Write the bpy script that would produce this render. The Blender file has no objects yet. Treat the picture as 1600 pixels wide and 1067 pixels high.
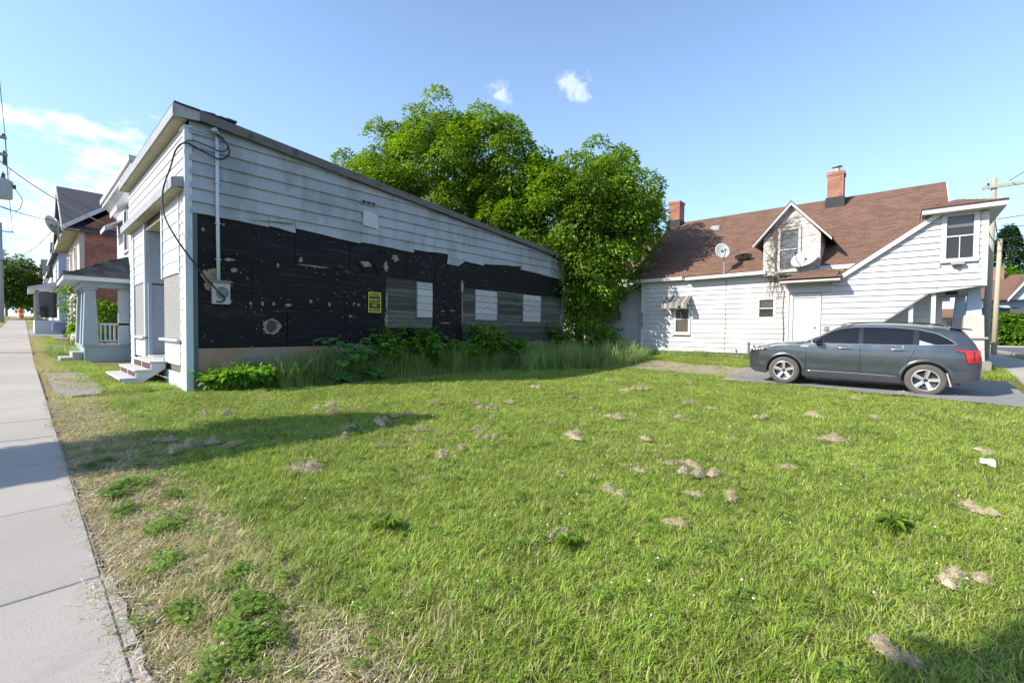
import bpy, math, random
import numpy as np
from mathutils import Vector, Matrix
random.seed(7); RNG = np.random.default_rng(7)
S = bpy.context.scene
COL = S.collection
R = math.radians

# ------------------------------------------------------------------ camera
yaw, pit, rol = R(41.66), R(1.47), R(.55)
fw = Vector((-math.sin(yaw)*math.cos(pit), math.cos(yaw)*math.cos(pit), -math.sin(pit)))
rt0 = Vector((math.cos(yaw), math.sin(yaw), 0)); up0 = rt0.cross(fw)
rt = rt0*math.cos(rol) + up0*math.sin(rol); up = up0*math.cos(rol) - rt0*math.sin(rol)
cd = bpy.data.cameras.new('camera'); cam = bpy.data.objects.new('camera', cd); COL.objects.link(cam)
m = Matrix.Identity(4)
for i in range(3):
    m[i][0] = rt[i]; m[i][1] = up[i]; m[i][2] = -fw[i]
m[2][3] = 1.4
cam.matrix_world = m
cd.sensor_width = 36; cd.lens = 15.3; cd.clip_end = 3000; cd.clip_start = .05
S.camera = cam
S.render.resolution_x, S.render.resolution_y = 1024, 682

# ------------------------------------------------------------------ sky and sun
SUN_AZ, SUN_EL = R(28), R(34.5)           # direction the light travels, from +Y towards +X
W = bpy.data.worlds.new('World'); S.world = W; W.use_nodes = True
nt = W.node_tree; nt.nodes.clear()
def N(tree, typ, **kw):
    n = tree.nodes.new(typ)
    for k, v in kw.items():
        if k.startswith('in_'):
            n.inputs[k[3:].replace('_', ' ')].default_value = v
        else: setattr(n, k, v)
    return n
out = N(nt, 'ShaderNodeOutputWorld'); bg = N(nt, 'ShaderNodeBackground')
sky = N(nt, 'ShaderNodeTexSky', sky_type='NISHITA', sun_disc=False, sun_elevation=SUN_EL, sun_rotation=math.pi+SUN_AZ)
sky.air_density = 1.0; sky.dust_density = .6; sky.ozone_density = 3.0; sky.altitude = 100
bg.inputs['Strength'].default_value = .15
tc = N(nt, 'ShaderNodeTexCoord')
def mathn(tree, op, a, b=None, c=None):
    n = tree.nodes.new('ShaderNodeMath'); n.operation = op
    for i, v in enumerate((a, b, c)):
        if v is None: continue
        if isinstance(v, (int, float)): n.inputs[i].default_value = v
        else: tree.links.new(v, n.inputs[i])
    return n.outputs[0]
def maprange(tree, v, a, b, c=0., d=1.):
    n = tree.nodes.new('ShaderNodeMapRange'); n.interpolation_type = 'SMOOTHSTEP'
    tree.links.new(v, n.inputs['Value'])
    for k, x in zip(('From Min', 'From Max', 'To Min', 'To Max'), (a, b, c, d)): n.inputs[k].default_value = x
    return n.outputs['Result']
sep = N(nt, 'ShaderNodeSeparateXYZ'); nt.links.new(tc.outputs['Generated'], sep.inputs[0])
# clouds lie on a flat layer overhead: project the direction on to that layer
zc = mathn(nt, 'MAXIMUM', sep.outputs['Z'], .03)
den = mathn(nt, 'ADD', zc, .16)
cx = mathn(nt, 'DIVIDE', sep.outputs['X'], den); cy = mathn(nt, 'DIVIDE', sep.outputs['Y'], den)
cmb = N(nt, 'ShaderNodeCombineXYZ'); nt.links.new(cx, cmb.inputs[0]); nt.links.new(cy, cmb.inputs[1])
cn = N(nt, 'ShaderNodeTexNoise', in_Scale=2.3, in_Detail=9., in_Roughness=.58); nt.links.new(cmb.outputs[0], cn.inputs['Vector'])
# more cloud towards the west end of the street, clear elsewhere
west = mathn(nt, 'MULTIPLY', maprange(nt, sep.outputs['X'], -.60, -.90, 0., 1.), maprange(nt, sep.outputs['Z'], .52, .22, 0., 1.))
thr = mathn(nt, 'SUBTRACT', cn.outputs['Fac'], mathn(nt, 'MULTIPLY_ADD', west, -.29, .76))
dens = maprange(nt, thr, -.02, .16, 0., .8)
def puff(px, py, pz, rad, lo, hi):      # a small scrap of cloud in one direction of the sky
    d = Vector((px, py, pz)).normalized()
    dn = N(nt, 'ShaderNodeVectorMath', operation='DISTANCE'); nt.links.new(tc.outputs['Generated'], dn.inputs[0]); dn.inputs[1].default_value = d
    nn = N(nt, 'ShaderNodeTexNoise', in_Scale=34., in_Detail=8., in_Roughness=.65); nt.links.new(tc.outputs['Generated'], nn.inputs['Vector'])
    dd = mathn(nt, 'MULTIPLY_ADD', nn.outputs['Fac'], rad*3.4, mathn(nt, 'SUBTRACT', dn.outputs['Value'], rad*1.6))
    return maprange(nt, dd, rad*hi, rad*lo, 0., .28)
def pxdir(x, y):
    return fw + rt*((x-800)/680) - up*((y-533.5)/680)
for (x, y, r) in ((893, 132, .034), (905, 140, .024), (780, 147, .024)):
    dens = mathn(nt, 'MAXIMUM', dens, puff(*pxdir(x, y), r, .1, 1.1))
mx = N(nt, 'ShaderNodeMix', data_type='RGBA'); nt.links.new(dens, mx.inputs['Factor'])
hz = maprange(nt, sep.outputs['Z'], 1.0, -.02, 0., .32)
mh = N(nt, 'ShaderNodeMix', data_type='RGBA'); nt.links.new(hz, mh.inputs['Factor']); nt.links.new(sky.outputs[0], mh.inputs['A'])
mh.inputs['B'].default_value = (3.7, 5.5, 8.4, 1)
nt.links.new(mh.outputs['Result'], mx.inputs['A']); mx.inputs['B'].default_value = (7.9, 8.1, 8.4, 1)
nt.links.new(mx.outputs['Result'], bg.inputs['Color']); nt.links.new(bg.outputs[0], out.inputs[0])

sl = bpy.data.lights.new('sun', 'SUN'); sun = bpy.data.objects.new('sun', sl); COL.objects.link(sun)
sl.energy = 4.5; sl.angle = R(.55); sl.color = (1, .93, .82)
ld = Vector((math.sin(SUN_AZ)*math.cos(SUN_EL), math.cos(SUN_AZ)*math.cos(SUN_EL), -math.sin(SUN_EL)))
sun.rotation_euler = ld.to_track_quat('-Z', 'Y').to_euler()
sun.location = (-30, -40, 40)

S.render.engine = 'CYCLES'
S.cycles.max_bounces = 6; S.cycles.diffuse_bounces = 3; S.cycles.transmission_bounces = 4; S.cycles.transparent_max_bounces = 6; S.cycles.caustics_reflective = False; S.cycles.caustics_refractive = False
S.view_settings.view_transform = 'Standard'; S.view_settings.look = 'None'
S.view_settings.exposure = .75; S.view_settings.gamma = 1

# ------------------------------------------------------------------ mesh helpers
def sstep(a, b, x):
    t = max(0, min(1, (x-a)/(b-a))); return t*t*(3-2*t)
def g(x, y):                              # height of the ground
    h = .34*sstep(14.2, 19.5, y)
    if x < -24: h += .03*min(110, -24-x)
    return h
class MB:
    def __init__(s): s.v = []; s.f = []
    def add(s, vs, fs):
        b = len(s.v); s.v += [tuple(p) for p in vs]; s.f += [tuple(i+b for i in f) for f in fs]; return s
    def box(s, x0, x1, y0, y1, z0, z1):
        return s.add([(x0,y0,z0),(x1,y0,z0),(x1,y1,z0),(x0,y1,z0),(x0,y0,z1),(x1,y0,z1),(x1,y1,z1),(x0,y1,z1)],
                     [(0,3,2,1),(4,5,6,7),(0,1,5,4),(1,2,6,5),(2,3,7,6),(3,0,4,7)])
    def hexa(s, b, t):                    # four bottom points, four top points
        return s.add(list(b)+list(t), [(0,3,2,1),(4,5,6,7),(0,1,5,4),(1,2,6,5),(2,3,7,6),(3,0,4,7)])
    def prism(s, poly, vec):
        n = len(poly); q = [tuple(Vector(p)+Vector(vec)) for p in poly]
        return s.add(list(poly)+q, [tuple(range(n-1,-1,-1)), tuple(range(n,2*n))]+[(i,(i+1)%n,(i+1)%n+n,i+n) for i in range(n)])
    def tube(s, pts, r, seg=6, r1=None, cap=True):
        pts = [Vector(p) for p in pts]; n = len(pts); b = len(s.v); ref = None
        for i, p in enumerate(pts):
            d = (pts[min(i+1,n-1)]-pts[max(i-1,0)]).normalized()
            a = d.orthogonal().normalized() if ref is None else (ref-d*ref.dot(d)).normalized()
            ref = a; c = d.cross(a); rr = r if r1 is None else r+(r1-r)*i/(n-1)
            for k in range(seg):
                t = 2*math.pi*k/seg; s.v.append(tuple(p+(a*math.cos(t)+c*math.sin(t))*rr))
        for i in range(n-1):
            for k in range(seg):
                s.f.append((b+i*seg+k, b+i*seg+(k+1)%seg, b+(i+1)*seg+(k+1)%seg, b+(i+1)*seg+k))
        if cap:
            s.f.append(tuple(b+k for k in range(seg-1,-1,-1))); s.f.append(tuple(b+(n-1)*seg+k for k in range(seg)))
        return s
    def lathe(s, prof, c, axis='z', seg=24):    # prof: (radius, height)
        b = len(s.v); n = len(prof)
        for (r, h) in prof:
            for k in range(seg):
                t = 2*math.pi*k/seg; a, bb = r*math.cos(t), r*math.sin(t)
                p = {'z': (a,bb,h), 'y': (a,h,bb), 'x': (h,a,bb)}[axis]
                s.v.append((c[0]+p[0], c[1]+p[1], c[2]+p[2]))
        for i in range(n-1):
            for k in range(seg):
                s.f.append((b+i*seg+k, b+i*seg+(k+1)%seg, b+(i+1)*seg+(k+1)%seg, b+(i+1)*seg+k))
        return s
    def grid(s, P):                        # P[i][j] points
        b = len(s.v); n, k = len(P), len(P[0])
        for row in P: s.v += [tuple(p) for p in row]
        s.f += [(b+i*k+j, b+(i+1)*k+j, b+(i+1)*k+j+1, b+i*k+j+1) for i in range(n-1) for j in range(k-1)]
        return s
    def build(s, name, mat, parent=None, smooth=False):
        me = bpy.data.meshes.new(name); me.from_pydata(s.v, [], s.f); me.update()
        if smooth: me.polygons.foreach_set('use_smooth', [True]*len(me.polygons))
        return link(name, me, mat, parent)
def link(name, me, mat, parent=None):
    if mat is not None and not me.materials: me.materials.append(mat)
    o = bpy.data.objects.new(name, me); COL.objects.link(o)
    if parent is not None:
        o.parent = parent
        if parent.type == 'EMPTY': o.location = -parent.location
    return o
def tag(o, label=None, cat=None, group=None, kind=None):
    if label: o['label'] = label
    if cat: o['category'] = cat
    if group: o['group'] = group
    if kind: o['kind'] = kind
    return o
def thing(name, loc, label, cat, group=None):
    o = bpy.data.objects.new(name, None); COL.objects.link(o); o.location = loc; o.empty_display_size = .2
    return tag(o, label, cat, group)
def bevel(o, w=.01, seg=2):
    md = o.modifiers.new('bevel', 'BEVEL'); md.width = w; md.segments = seg; md.limit_method = 'ANGLE'; md.angle_limit = R(40); return o
def arr_mesh(name, verts, faces):          # numpy arrays, faces all of one size
    me = bpy.data.meshes.new(name); n, k = faces.shape
    me.vertices.add(len(verts)); me.vertices.foreach_set('co', verts.astype(np.float32).ravel())
    me.loops.add(n*k); me.loops.foreach_set('vertex_index', faces.astype(np.int32).ravel())
    me.polygons.add(n); me.polygons.foreach_set('loop_start', np.arange(0, n*k, k, dtype=np.int32))
    me.update(calc_edges=True); return me

# ------------------------------------------------------------------ materials
def new_mat(name):
    mt = bpy.data.materials.new(name); mt.use_nodes = True; t = mt.node_tree
    b = t.nodes['Principled BSDF']; return mt, t, b
def ramp(t, v, stops):
    r = t.nodes.new('ShaderNodeValToRGB'); t.links.new(v, r.inputs[0]); e = r.color_ramp.elements
    while len(e) < len(stops): e.new(.5)
    for el, (p, c) in zip(e, stops): el.position = p; el.color = (*c, 1) if len(c) == 3 else c
    return r.outputs['Color']
def mixc(t, f, a, b, typ='MIX'):
    n = t.nodes.new('ShaderNodeMix'); n.data_type = 'RGBA'; n.blend_type = typ
    for k, v in (('Factor', f), ('A', a), ('B', b)):
        if isinstance(v, (int, float)): n.inputs[k].default_value = v
        elif isinstance(v, tuple): n.inputs[k].default_value = (*v, 1) if len(v) == 3 else v
        else: t.links.new(v, n.inputs[k])
    return n.outputs['Result']
def pos(t, scale=(1,1,1), add=(0,0,0)):
    gnode = t.nodes.new('ShaderNodeNewGeometry'); mp = t.nodes.new('ShaderNodeMapping')
    t.links.new(gnode.outputs['Position'], mp.inputs[0]); mp.inputs['Scale'].default_value = scale; mp.inputs['Location'].default_value = add
    return mp.outputs[0]
def noise(t, vec, scale, detail=5., rough=.55, dist=0.):
    n = t.nodes.new('ShaderNodeTexNoise'); t.links.new(vec, n.inputs['Vector'])
    n.inputs['Scale'].default_value = scale; n.inputs['Detail'].default_value = detail
    n.inputs['Roughness'].default_value = rough; n.inputs['Distortion'].default_value = dist
    return n.outputs['Fac']
def island(t):
    return t.nodes.new('ShaderNodeNewGeometry').outputs['Random Per Island']
def objrand(t):
    return t.nodes.new('ShaderNodeObjectInfo').outputs['Random']
def bump(t, b, h, strength=.3, dist=.01):
    n = t.nodes.new('ShaderNodeBump'); n.inputs['Strength'].default_value = strength; n.inputs['Distance'].default_value = dist
    t.links.new(h, n.inputs['Height']); t.links.new(n.outputs[0], b.inputs['Normal'])
def hsv(t, col, h=None, s=None, v=None):
    n = t.nodes.new('ShaderNodeHueSaturation'); t.links.new(col, n.inputs['Color'])
    for k, x in (('Hue', h), ('Saturation', s), ('Value', v)):
        if x is None: continue
        if isinstance(x, (int, float)): n.inputs[k].default_value = x
        else: t.links.new(x, n.inputs[k])
    return n.outputs[0]
def sock(t, v):
    n = t.nodes.new('ShaderNodeRGB'); n.outputs[0].default_value = (*v, 1); return n.outputs[0]
def M(name, col, rough=.7, var=.12, vs=2.5, stretch=(1,1,1), stain=None, stain_amt=.0, stain_scale=1.2, stain_stretch=(1,1,1), bmp=.15, bs=40., metal=0., isl=0., orand=0., coat=0., spec=.4, stain_th=.55):
    mt, t, b = new_mat(name)
    p = pos(t, stretch)
    c = mixc(t, noise(t, p, vs, 6), tuple(x*(1-var) for x in col), tuple(min(1, x*(1+var)) for x in col))
    if stain:
        f = maprange(t, noise(t, pos(t, stain_stretch), stain_scale, 8, .65), stain_th, stain_th+.14, 0, stain_amt)
        c = mixc(t, f, c, stain)
    if isl: c = hsv(t, c, v=maprange(t, island(t), 0, 1, 1-isl, 1+isl))
    if orand: c = hsv(t, c, v=maprange(t, objrand(t), 0, 1, 1-orand, 1+orand))
    t.links.new(c, b.inputs['Base Color'])
    b.inputs['Roughness'].default_value = rough; b.inputs['Metallic'].default_value = metal
    b.inputs['Specular IOR Level'].default_value = spec; b.inputs['Coat Weight'].default_value = coat
    if bmp: bump(t, b, noise(t, p, bs, 6, .6), bmp, .006)
    return mt
def leaf_mat(name, c0, c1, c2, trans=.35, vs=.7, rough=.5):
    mt, t, b = new_mat(name)
    c = ramp(t, island(t), [(0, c0), (.55, c1), (1, c2)])
    c = hsv(t, c, v=maprange(t, noise(t, pos(t), vs, 3), .3, .7, .75, 1.25))
    t.links.new(c, b.inputs['Base Color']); b.inputs['Roughness'].default_value = rough; b.inputs['Specular IOR Level'].default_value = .3
    tr = t.nodes.new('ShaderNodeBsdfTranslucent'); t.links.new(hsv(t, c, h=.485, s=1.1, v=1.5), tr.inputs[0])
    ms = t.nodes.new('ShaderNodeMixShader'); ms.inputs[0].default_value = trans
    o = t.nodes['Material Output']; t.links.new(b.outputs[0], ms.inputs[1]); t.links.new(tr.outputs[0], ms.inputs[2]); t.links.new(ms.outputs[0], o.inputs[0])
    return mt

MAT = {}
# lawn soil and thatch under the blades
def dryness(t):
    """0 green .. 1 straw: patches, and the trampled strip along the sidewalk"""
    p = pos(t); s_ = t.nodes.new('ShaderNodeSeparateXYZ'); t.links.new(p, s_.inputs[0])
    n1 = noise(t, p, .55, 4, .6); n2 = noise(t, p, 2.6, 4, .6)
    k = mathn(t, 'ADD', mathn(t, 'MULTIPLY', n1, .6), mathn(t, 'MULTIPLY', n2, .5))
    e = maprange(t, mathn(t, 'ADD', s_.outputs['Y'], mathn(t, 'MULTIPLY', n2, .9)), 1.9, .6, 0, .32)
    a = maprange(t, mathn(t, 'ADD', k, e), .53, .90, 0, .9)
    return a
mt, t, b = new_mat('lawn soil'); MAT['soil'] = mt
d = dryness(t); p = pos(t)
gcol = mixc(t, noise(t, p, 9, 6), (.08, .11, .018), (.18, .19, .05))
scol = mixc(t, noise(t, p, 22, 6, .7), (.16, .12, .06), (.36, .29, .16))
t.links.new(mixc(t, maprange(t, d, 0, 1, .12, .95), gcol, scol), b.inputs['Base Color']); b.inputs['Roughness'].default_value = .95; b.inputs['Specular IOR Level'].default_value = .1
bump(t, b, noise(t, p, 60, 6, .7), .8, .02)
def grass_mat(name, ga, gb, gc, straw, trans=.3, dry=1.0):
    mt, t, b = new_mat(name)
    c = ramp(t, island(t), [(0, ga), (.6, gb), (1, gc)])
    c = hsv(t, c, v=maprange(t, noise(t, pos(t), 1.1, 4), .3, .7, .82, 1.2))
    if dry:
        r_ = t.nodes.new('ShaderNodeMath'); r_.operation = 'MULTIPLY'; r_.inputs[1].default_value = 7.31; t.links.new(island(t), r_.inputs[0])
        fr = mathn(t, 'FRACT', r_.outputs[0])
        f = maprange(t, mathn(t, 'SUBTRACT', mathn(t, 'MULTIPLY_ADD', dryness(t), .90, .17), fr), -.08, .10, 0, dry)
        c = mixc(t, f, c, straw)
    t.links.new(c, b.inputs['Base Color']); b.inputs['Roughness'].default_value = .55; b.inputs['Specular IOR Level'].default_value = .25
    tr = t.nodes.new('ShaderNodeBsdfTranslucent'); t.links.new(hsv(t, c, v=1.35), tr.inputs[0])
    ms = t.nodes.new('ShaderNodeMixShader'); ms.inputs[0].default_value = trans
    o = t.nodes['Material Output']; t.links.new(b.outputs[0], ms.inputs[1]); t.links.new(tr.outputs[0], ms.inputs[2]); t.links.new(ms.outputs[0], o.inputs[0])
    return mt
MAT['grass'] = grass_mat('lawn grass', (.19, .29, .03), (.29, .41, .045), (.43, .51, .105), (.50, .43, .23))
MAT['tallgrass'] = grass_mat('tall grass', (.19, .29, .07), (.31, .41, .13), (.56, .56, .34), (.40, .35, .2), .35, .0)
MAT['straw'] = M('dry cut grass', (.52, .43, .30), .9, .3, 30, isl=.35, bmp=0, spec=.1)
MAT['clover'] = leaf_mat('clover leaves', (.11, .20, .02), (.15, .26, .03), (.22, .34, .06), .3, 2.)
MAT['petal'] = M('white clover flower', (.7, .7, .62), .8, .1, bmp=0)
MAT['leaf'] = leaf_mat('maple leaves', (.085, .185, .018), (.135, .26, .022), (.27, .375, .05), .38, .6)
MAT['leafdark'] = leaf_mat('street tree leaves', (.03, .08, .01), (.07, .14, .015), (.16, .24, .03), .35)
MAT['shrub'] = leaf_mat('weed shrub leaves', (.09, .22, .02), (.13, .29, .03), (.22, .38, .05), .4, 1.5)
MAT['burdock'] = leaf_mat('burdock leaves', (.07, .19, .05), (.10, .24, .065), (.15, .30, .09), .3, 4)
MAT['hedge'] = leaf_mat('hedge leaves', (.06, .15, .01), (.10, .22, .015), (.2, .34, .03), .35)
MAT['conifer'] = leaf_mat('spruce needles', (.02, .05, .02), (.035, .08, .03), (.06, .12, .05), .15)
MAT['bark'] = M('bark', (.15, .12, .09), .95, .35, 9, (1,1,.3), bmp=.8, bs=25)
MAT['vine'] = M('bare vine', (.13, .10, .08), .95, .3, 20)

# concrete
mt, t, b = new_mat('sidewalk concrete'); MAT['concrete'] = mt
p = pos(t); c = mixc(t, noise(t, p, 1.3, 6), (.335, .308, .275), (.435, .402, .36))
c = mixc(t, maprange(t, noise(t, p, 120, 3, .8), .56, .66, 0, .55), c, (.15, .14, .13))
c = mixc(t, maprange(t, noise(t, pos(t, add=(4,2,0)), 2.2, 8, .7), .56, .72, 0, .45), c, (.25, .228, .20))
c = hsv(t, c, v=maprange(t, objrand(t), 0, 1, .93, 1.05))
t.links.new(c, b.inputs['Base Color']); b.inputs['Roughness'].default_value = .9; b.inputs['Specular IOR Level'].default_value = .2
bump(t, b, noise(t, p, 130, 5, .8), .5, .006)
MAT['asphalt'] = M('driveway asphalt', (.24, .232, .222), .92, .22, 3, stain=(.10,.10,.10), stain_amt=.6, bmp=.5, bs=120)
MAT['road'] = M('road asphalt', (.12, .12, .125), .92, .2, 1.5, stain=(.06,.06,.065), stain_amt=.6, bmp=.4, bs=90)
MAT['gravel'] = M('gravel', (.24, .225, .205), .95, .3, 45, stain=(.12,.11,.1), stain_amt=.7, stain_scale=30, bmp=.9, bs=60)
MAT['dirt'] = M('packed dirt', (.30, .25, .18), .95, .25, 5, stain=(.10,.14,.03), stain_amt=.85, stain_scale=3.5, bmp=.6, bs=50)

# black building
mt, t, b = new_mat('black tarred fibreboard'); MAT['tar'] = mt
p = pos(t)
c = mixc(t, noise(t, p, 1.6, 6), (.003, .003, .0035), (.008, .0078, .008))
sc = maprange(t, noise(t, pos(t, (1, .35, 9)), 2.2, 9, .72), .54, .70, 0, .42)     # long scuffs
c = mixc(t, sc, c, (.105, .09, .08))
blot = maprange(t, noise(t, pos(t, (1, .6, 1.2)), .8, 7, .75), .55, .72, 0, .5)
c = mixc(t, blot, c, (.045, .036, .030))
vr = t.nodes.new('ShaderNodeTexVoronoi'); t.links.new(p, vr.inputs['Vector']); vr.inputs['Scale'].default_value = 9.; vr.inputs['Randomness'].default_value = 1.
dd = mathn(t, 'MULTIPLY_ADD', noise(t, p, 24, 6, .8), .5, vr.outputs['Distance'])
clus = maprange(t, noise(t, pos(t, (1, 1.0, 1.6), (3, 1, 7)), 1.1, 4, .6), .42, .58, 0, 1)
chip = mathn(t, 'MULTIPLY', maprange(t, dd, .41, .36, 0, 1), clus)
c = mixc(t, chip, c, (.36, .29, .21))
t.links.new(c, b.inputs['Base Color']); b.inputs['Roughness'].default_value = .62; b.inputs['Specular IOR Level'].default_value = .25
bump(t, b, mathn(t, 'SUBTRACT', noise(t, pos(t, (1, .4, 3)), 6, 7, .7), mathn(t, 'MULTIPLY', chip, .4)), .9, .03)
MAT['torn'] = M('torn fibreboard core', (.30, .235, .165), .95, .35, 12, bmp=.8, bs=60, stain=(.05,.04,.035), stain_amt=.95, stain_scale=8)
MAT['sideal'] = M('grey lap siding', (.35, .365, .385), .55, .10, 1.2, (1,1,1), stain=(.22,.225,.225), stain_amt=.6, stain_scale=1.3, stain_stretch=(1,1.3,.4), bmp=.12, bs=14, orand=.06, stain_th=.46)
MAT['sidepale'] = M('paler siding patch', (.46, .48, .50), .5, .12, 3)
MAT['sidew'] = M('white painted lap siding', (.48, .50, .52), .6, .05, 2, stain=(.5,.51,.52), stain_amt=.5, stain_scale=1.6, stain_stretch=(2,1,.4), bmp=.1, bs=20, orand=.04)
MAT['trimblue'] = M('pale blue grey trim', (.50, .555, .60), .6, .08, 5, stain=(.36,.37,.37), stain_amt=.6, stain_scale=6, stain_stretch=(1,1,.3))
MAT['returnblue'] = M('trim blue with painted shade', (.33, .40, .46), .6, .08, 5)  # trim blue made darker: the shade of the recess is in the colour
MAT['doorblue'] = M('grey blue door paint', (.30, .345, .40), .6, .1, 4)
MAT['olive'] = M('dark grey green corner board', (.10, .125, .115), .8, .3, 8, (1,1,.3))
MAT['soffit'] = M('weathered yellowed plywood', (.36, .34, .22), .9, .2, 5, stain=(.22,.23,.16), stain_amt=.9, stain_scale=2.5, bmp=.3)
MAT['fasciagrey'] = M('weathered grey fascia board', (.33, .33, .33), .85, .25, 6, (.3,.3,2), stain=(.12,.11,.11), stain_amt=.8, stain_scale=3)
MAT['fasciapale'] = M('faded grey blue fascia', (.29, .31, .33), .8, .2, 6, (.3,.3,2), stain=(.2,.2,.2), stain_amt=.7, stain_scale=4)
MAT['rakedark'] = M('dark weathered roof edge', (.13, .125, .12), .9, .3, 4, (1,.4,2), stain=(.05,.05,.05), stain_amt=.8, stain_scale=3)
MAT['rooftar'] = M('tar roofing', (.045, .045, .05), .9, .3, 3, bmp=.5)
MAT['plankgrey'] = M('weathered grey green plank', (.098, .10, .082), .9, .55, 6, (1,.35,5), stain=(.03,.03,.028), stain_amt=.9, stain_scale=4, stain_stretch=(1,.5,5), bmp=.8, bs=22, orand=.42)
MAT['plankwhite'] = M('chalky white board', (.47, .45, .43), .9, .12, 5, (1,.5,3), stain=(.2,.18,.16), stain_amt=.85, stain_scale=9, bmp=.45, orand=.10, stain_th=.54)
mt, t, b = new_mat('parged concrete foundation'); MAT['found'] = mt
p = pos(t); c = mixc(t, noise(t, p, 3, 7, .7), (.20, .17, .14), (.36, .31, .26))
c = mixc(t, maprange(t, noise(t, pos(t, add=(0,1.3,0)), .9, 6, .6), .42, .60, 0, .85), c, (.33, .20, .11))
c = mixc(t, maprange(t, noise(t, p, 6, 6, .75), .60, .70, 0, .8), c, (.10, .085, .075))
t.links.new(c, b.inputs['Base Color']); b.inputs['Roughness'].default_value = .95; bump(t, b, noise(t, p, 25, 6, .7), .7, .02)
mt, t, b = new_mat('oriented strand board'); MAT['osb'] = mt
vv = t.nodes.new('ShaderNodeTexVoronoi'); t.links.new(pos(t, (1,1,.55)), vv.inputs['Vector']); vv.inputs['Scale'].default_value = 34
c = mixc(t, noise(t, pos(t), 60, 4), (.155, .14, .125), (.30, .27, .25)); c = mixc(t, .45, c, vv.outputs['Color'], 'SOFT_LIGHT')
t.links.new(hsv(t, c, s=.35), b.inputs['Base Color']); b.inputs['Roughness'].default_value = .85; bump(t, b, vv.outputs['Distance'], .3, .005)
MAT['steptread'] = M('worn grey step board', (.47, .47, .465), .85, .15, 6)
MAT['stepriser'] = M('dark red step riser', (.10, .03, .03), .8, .3, 8)
MAT['conduit'] = M('painted conduit', (.55, .61, .68), .45, .06, 4)
MAT['meter'] = M('grey meter box', (.42, .44, .43), .5, .15, 9, stain=(.2,.19,.17), stain_amt=.6, stain_scale=9)
MAT['rubber'] = M('black cable sheath', (.02, .02, .022), .6, .1, bmp=0)
MAT['wire'] = M('weathered utility cable', (.035, .035, .04), .7, .1, bmp=0)
MAT['signyellow'] = M('sign yellow', (.62, .56, .05), .6, .1, 20, bmp=0)
MAT['signblack'] = M('sign black', (.02, .02, .018), .6, .1, bmp=0)
MAT['galv'] = M('galvanised steel', (.42, .44, .46), .45, .12, 12, metal=.5)
MAT['ventroomdark'] = M('dark louvre and unlit room', (.03, .03, .035), .6, .1, bmp=0)

# white house
MAT['hside'] = M('white vinyl siding', (.50, .50, .497), .55, .035, 1.5, stain=(.62,.63,.62), stain_amt=.4, stain_scale=1.3, stain_stretch=(3,3,.5), bmp=.05, bs=12, orand=.025)
MAT['htrim'] = M('white trim', (.56, .56, .55), .55, .05, 3, stain=(.55,.54,.5), stain_amt=.5, stain_scale=4)
MAT['hold'] = M('old peeling white shingle siding', (.46, .45, .43), .8, .12, 5, stain=(.24,.215,.19), stain_amt=.9, stain_scale=5, stain_th=.50, stain_stretch=(1,1,2.2), orand=.04)
MAT['hdoor'] = M('white door', (.52, .52, .525), .45, .03, 2, bmp=.03)
MAT['shingle'] = M('red brown asphalt shingle', (.170, .10, .073), .92, .14, 1.2, stain=(.115,.073,.056), stain_amt=.5, stain_scale=.8, isl=.13, bmp=.4, bs=90, spec=.15)
MAT['shinglegrey'] = M('charcoal asphalt shingle', (.085, .085, .095), .92, .2, 1.5, isl=.25, bmp=.4, bs=90, spec=.15)
MAT['moss'] = M('mossy shingle', (.16, .16, .06), .95, .3, 8, isl=.25)
def brick_mat(name, c1, c2, mort, sc=1.):
    mt, t, b = new_mat(name)
    s_ = t.nodes.new('ShaderNodeSeparateXYZ'); t.links.new(pos(t), s_.inputs[0])
    cm = t.nodes.new('ShaderNodeCombineXYZ'); t.links.new(mathn(t, 'ADD', s_.outputs['X'], s_.outputs['Y']), cm.inputs[0]); t.links.new(s_.outputs['Z'], cm.inputs[1])
    br = t.nodes.new('ShaderNodeTexBrick'); t.links.new(cm.outputs[0], br.inputs['Vector']); br.inputs['Scale'].default_value = sc
    br.inputs['Color1'].default_value = (*c1, 1); br.inputs['Color2'].default_value = (*c2, 1); br.inputs['Mortar'].default_value = (*mort, 1)
    br.inputs['Brick Width'].default_value = .22; br.inputs['Row Height'].default_value = .075; br.inputs['Mortar Size'].default_value = .007
    c = hsv(t, br.outputs['Color'], v=maprange(t, noise(t, pos(t), 2, 6), .3, .7, .75, 1.2))
    t.links.new(c, b.inputs['Base Color']); b.inputs['Roughness'].default_value = .9; bump(t, b, mathn(t, 'SUBTRACT', 1., br.outputs['Fac']), .6, .012)
    return mt
MAT['brick'] = brick_mat('red brick', (.42, .13, .075), (.31, .085, .055), (.40, .33, .28))
MAT['chimbrick'] = brick_mat('orange red chimney brick', (.36, .13, .075), (.28, .09, .06), (.35, .28, .24))
MAT['awning'] = M('weathered aluminium awning', (.30, .29, .27), .6, .3, 7, stain=(.12,.11,.10), stain_amt=.8, stain_scale=7, orand=.15)
MAT['awningdark'] = M('stained aluminium awning', (.16, .155, .145), .6, .3, 7, stain=(.06,.055,.05), stain_amt=.8, stain_scale=7)
MAT['dish'] = M('grey dish paint', (.48, .48, .47), .5, .06, 6)
MAT['dishdark'] = M('dark dish bracket', (.06, .06, .065), .6, .1)
MAT['blind'] = M('beige blind', (.50, .42, .29), .8, .08, 4)
MAT['blindw'] = M('pale curtain', (.62, .66, .70), .85, .12, 5, (4,4,.3))
MAT['bluegrey'] = M('blue grey porch paint', (.29, .345, .39), .65, .08, 4, stain=(.22,.25,.28), stain_amt=.5)
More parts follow.
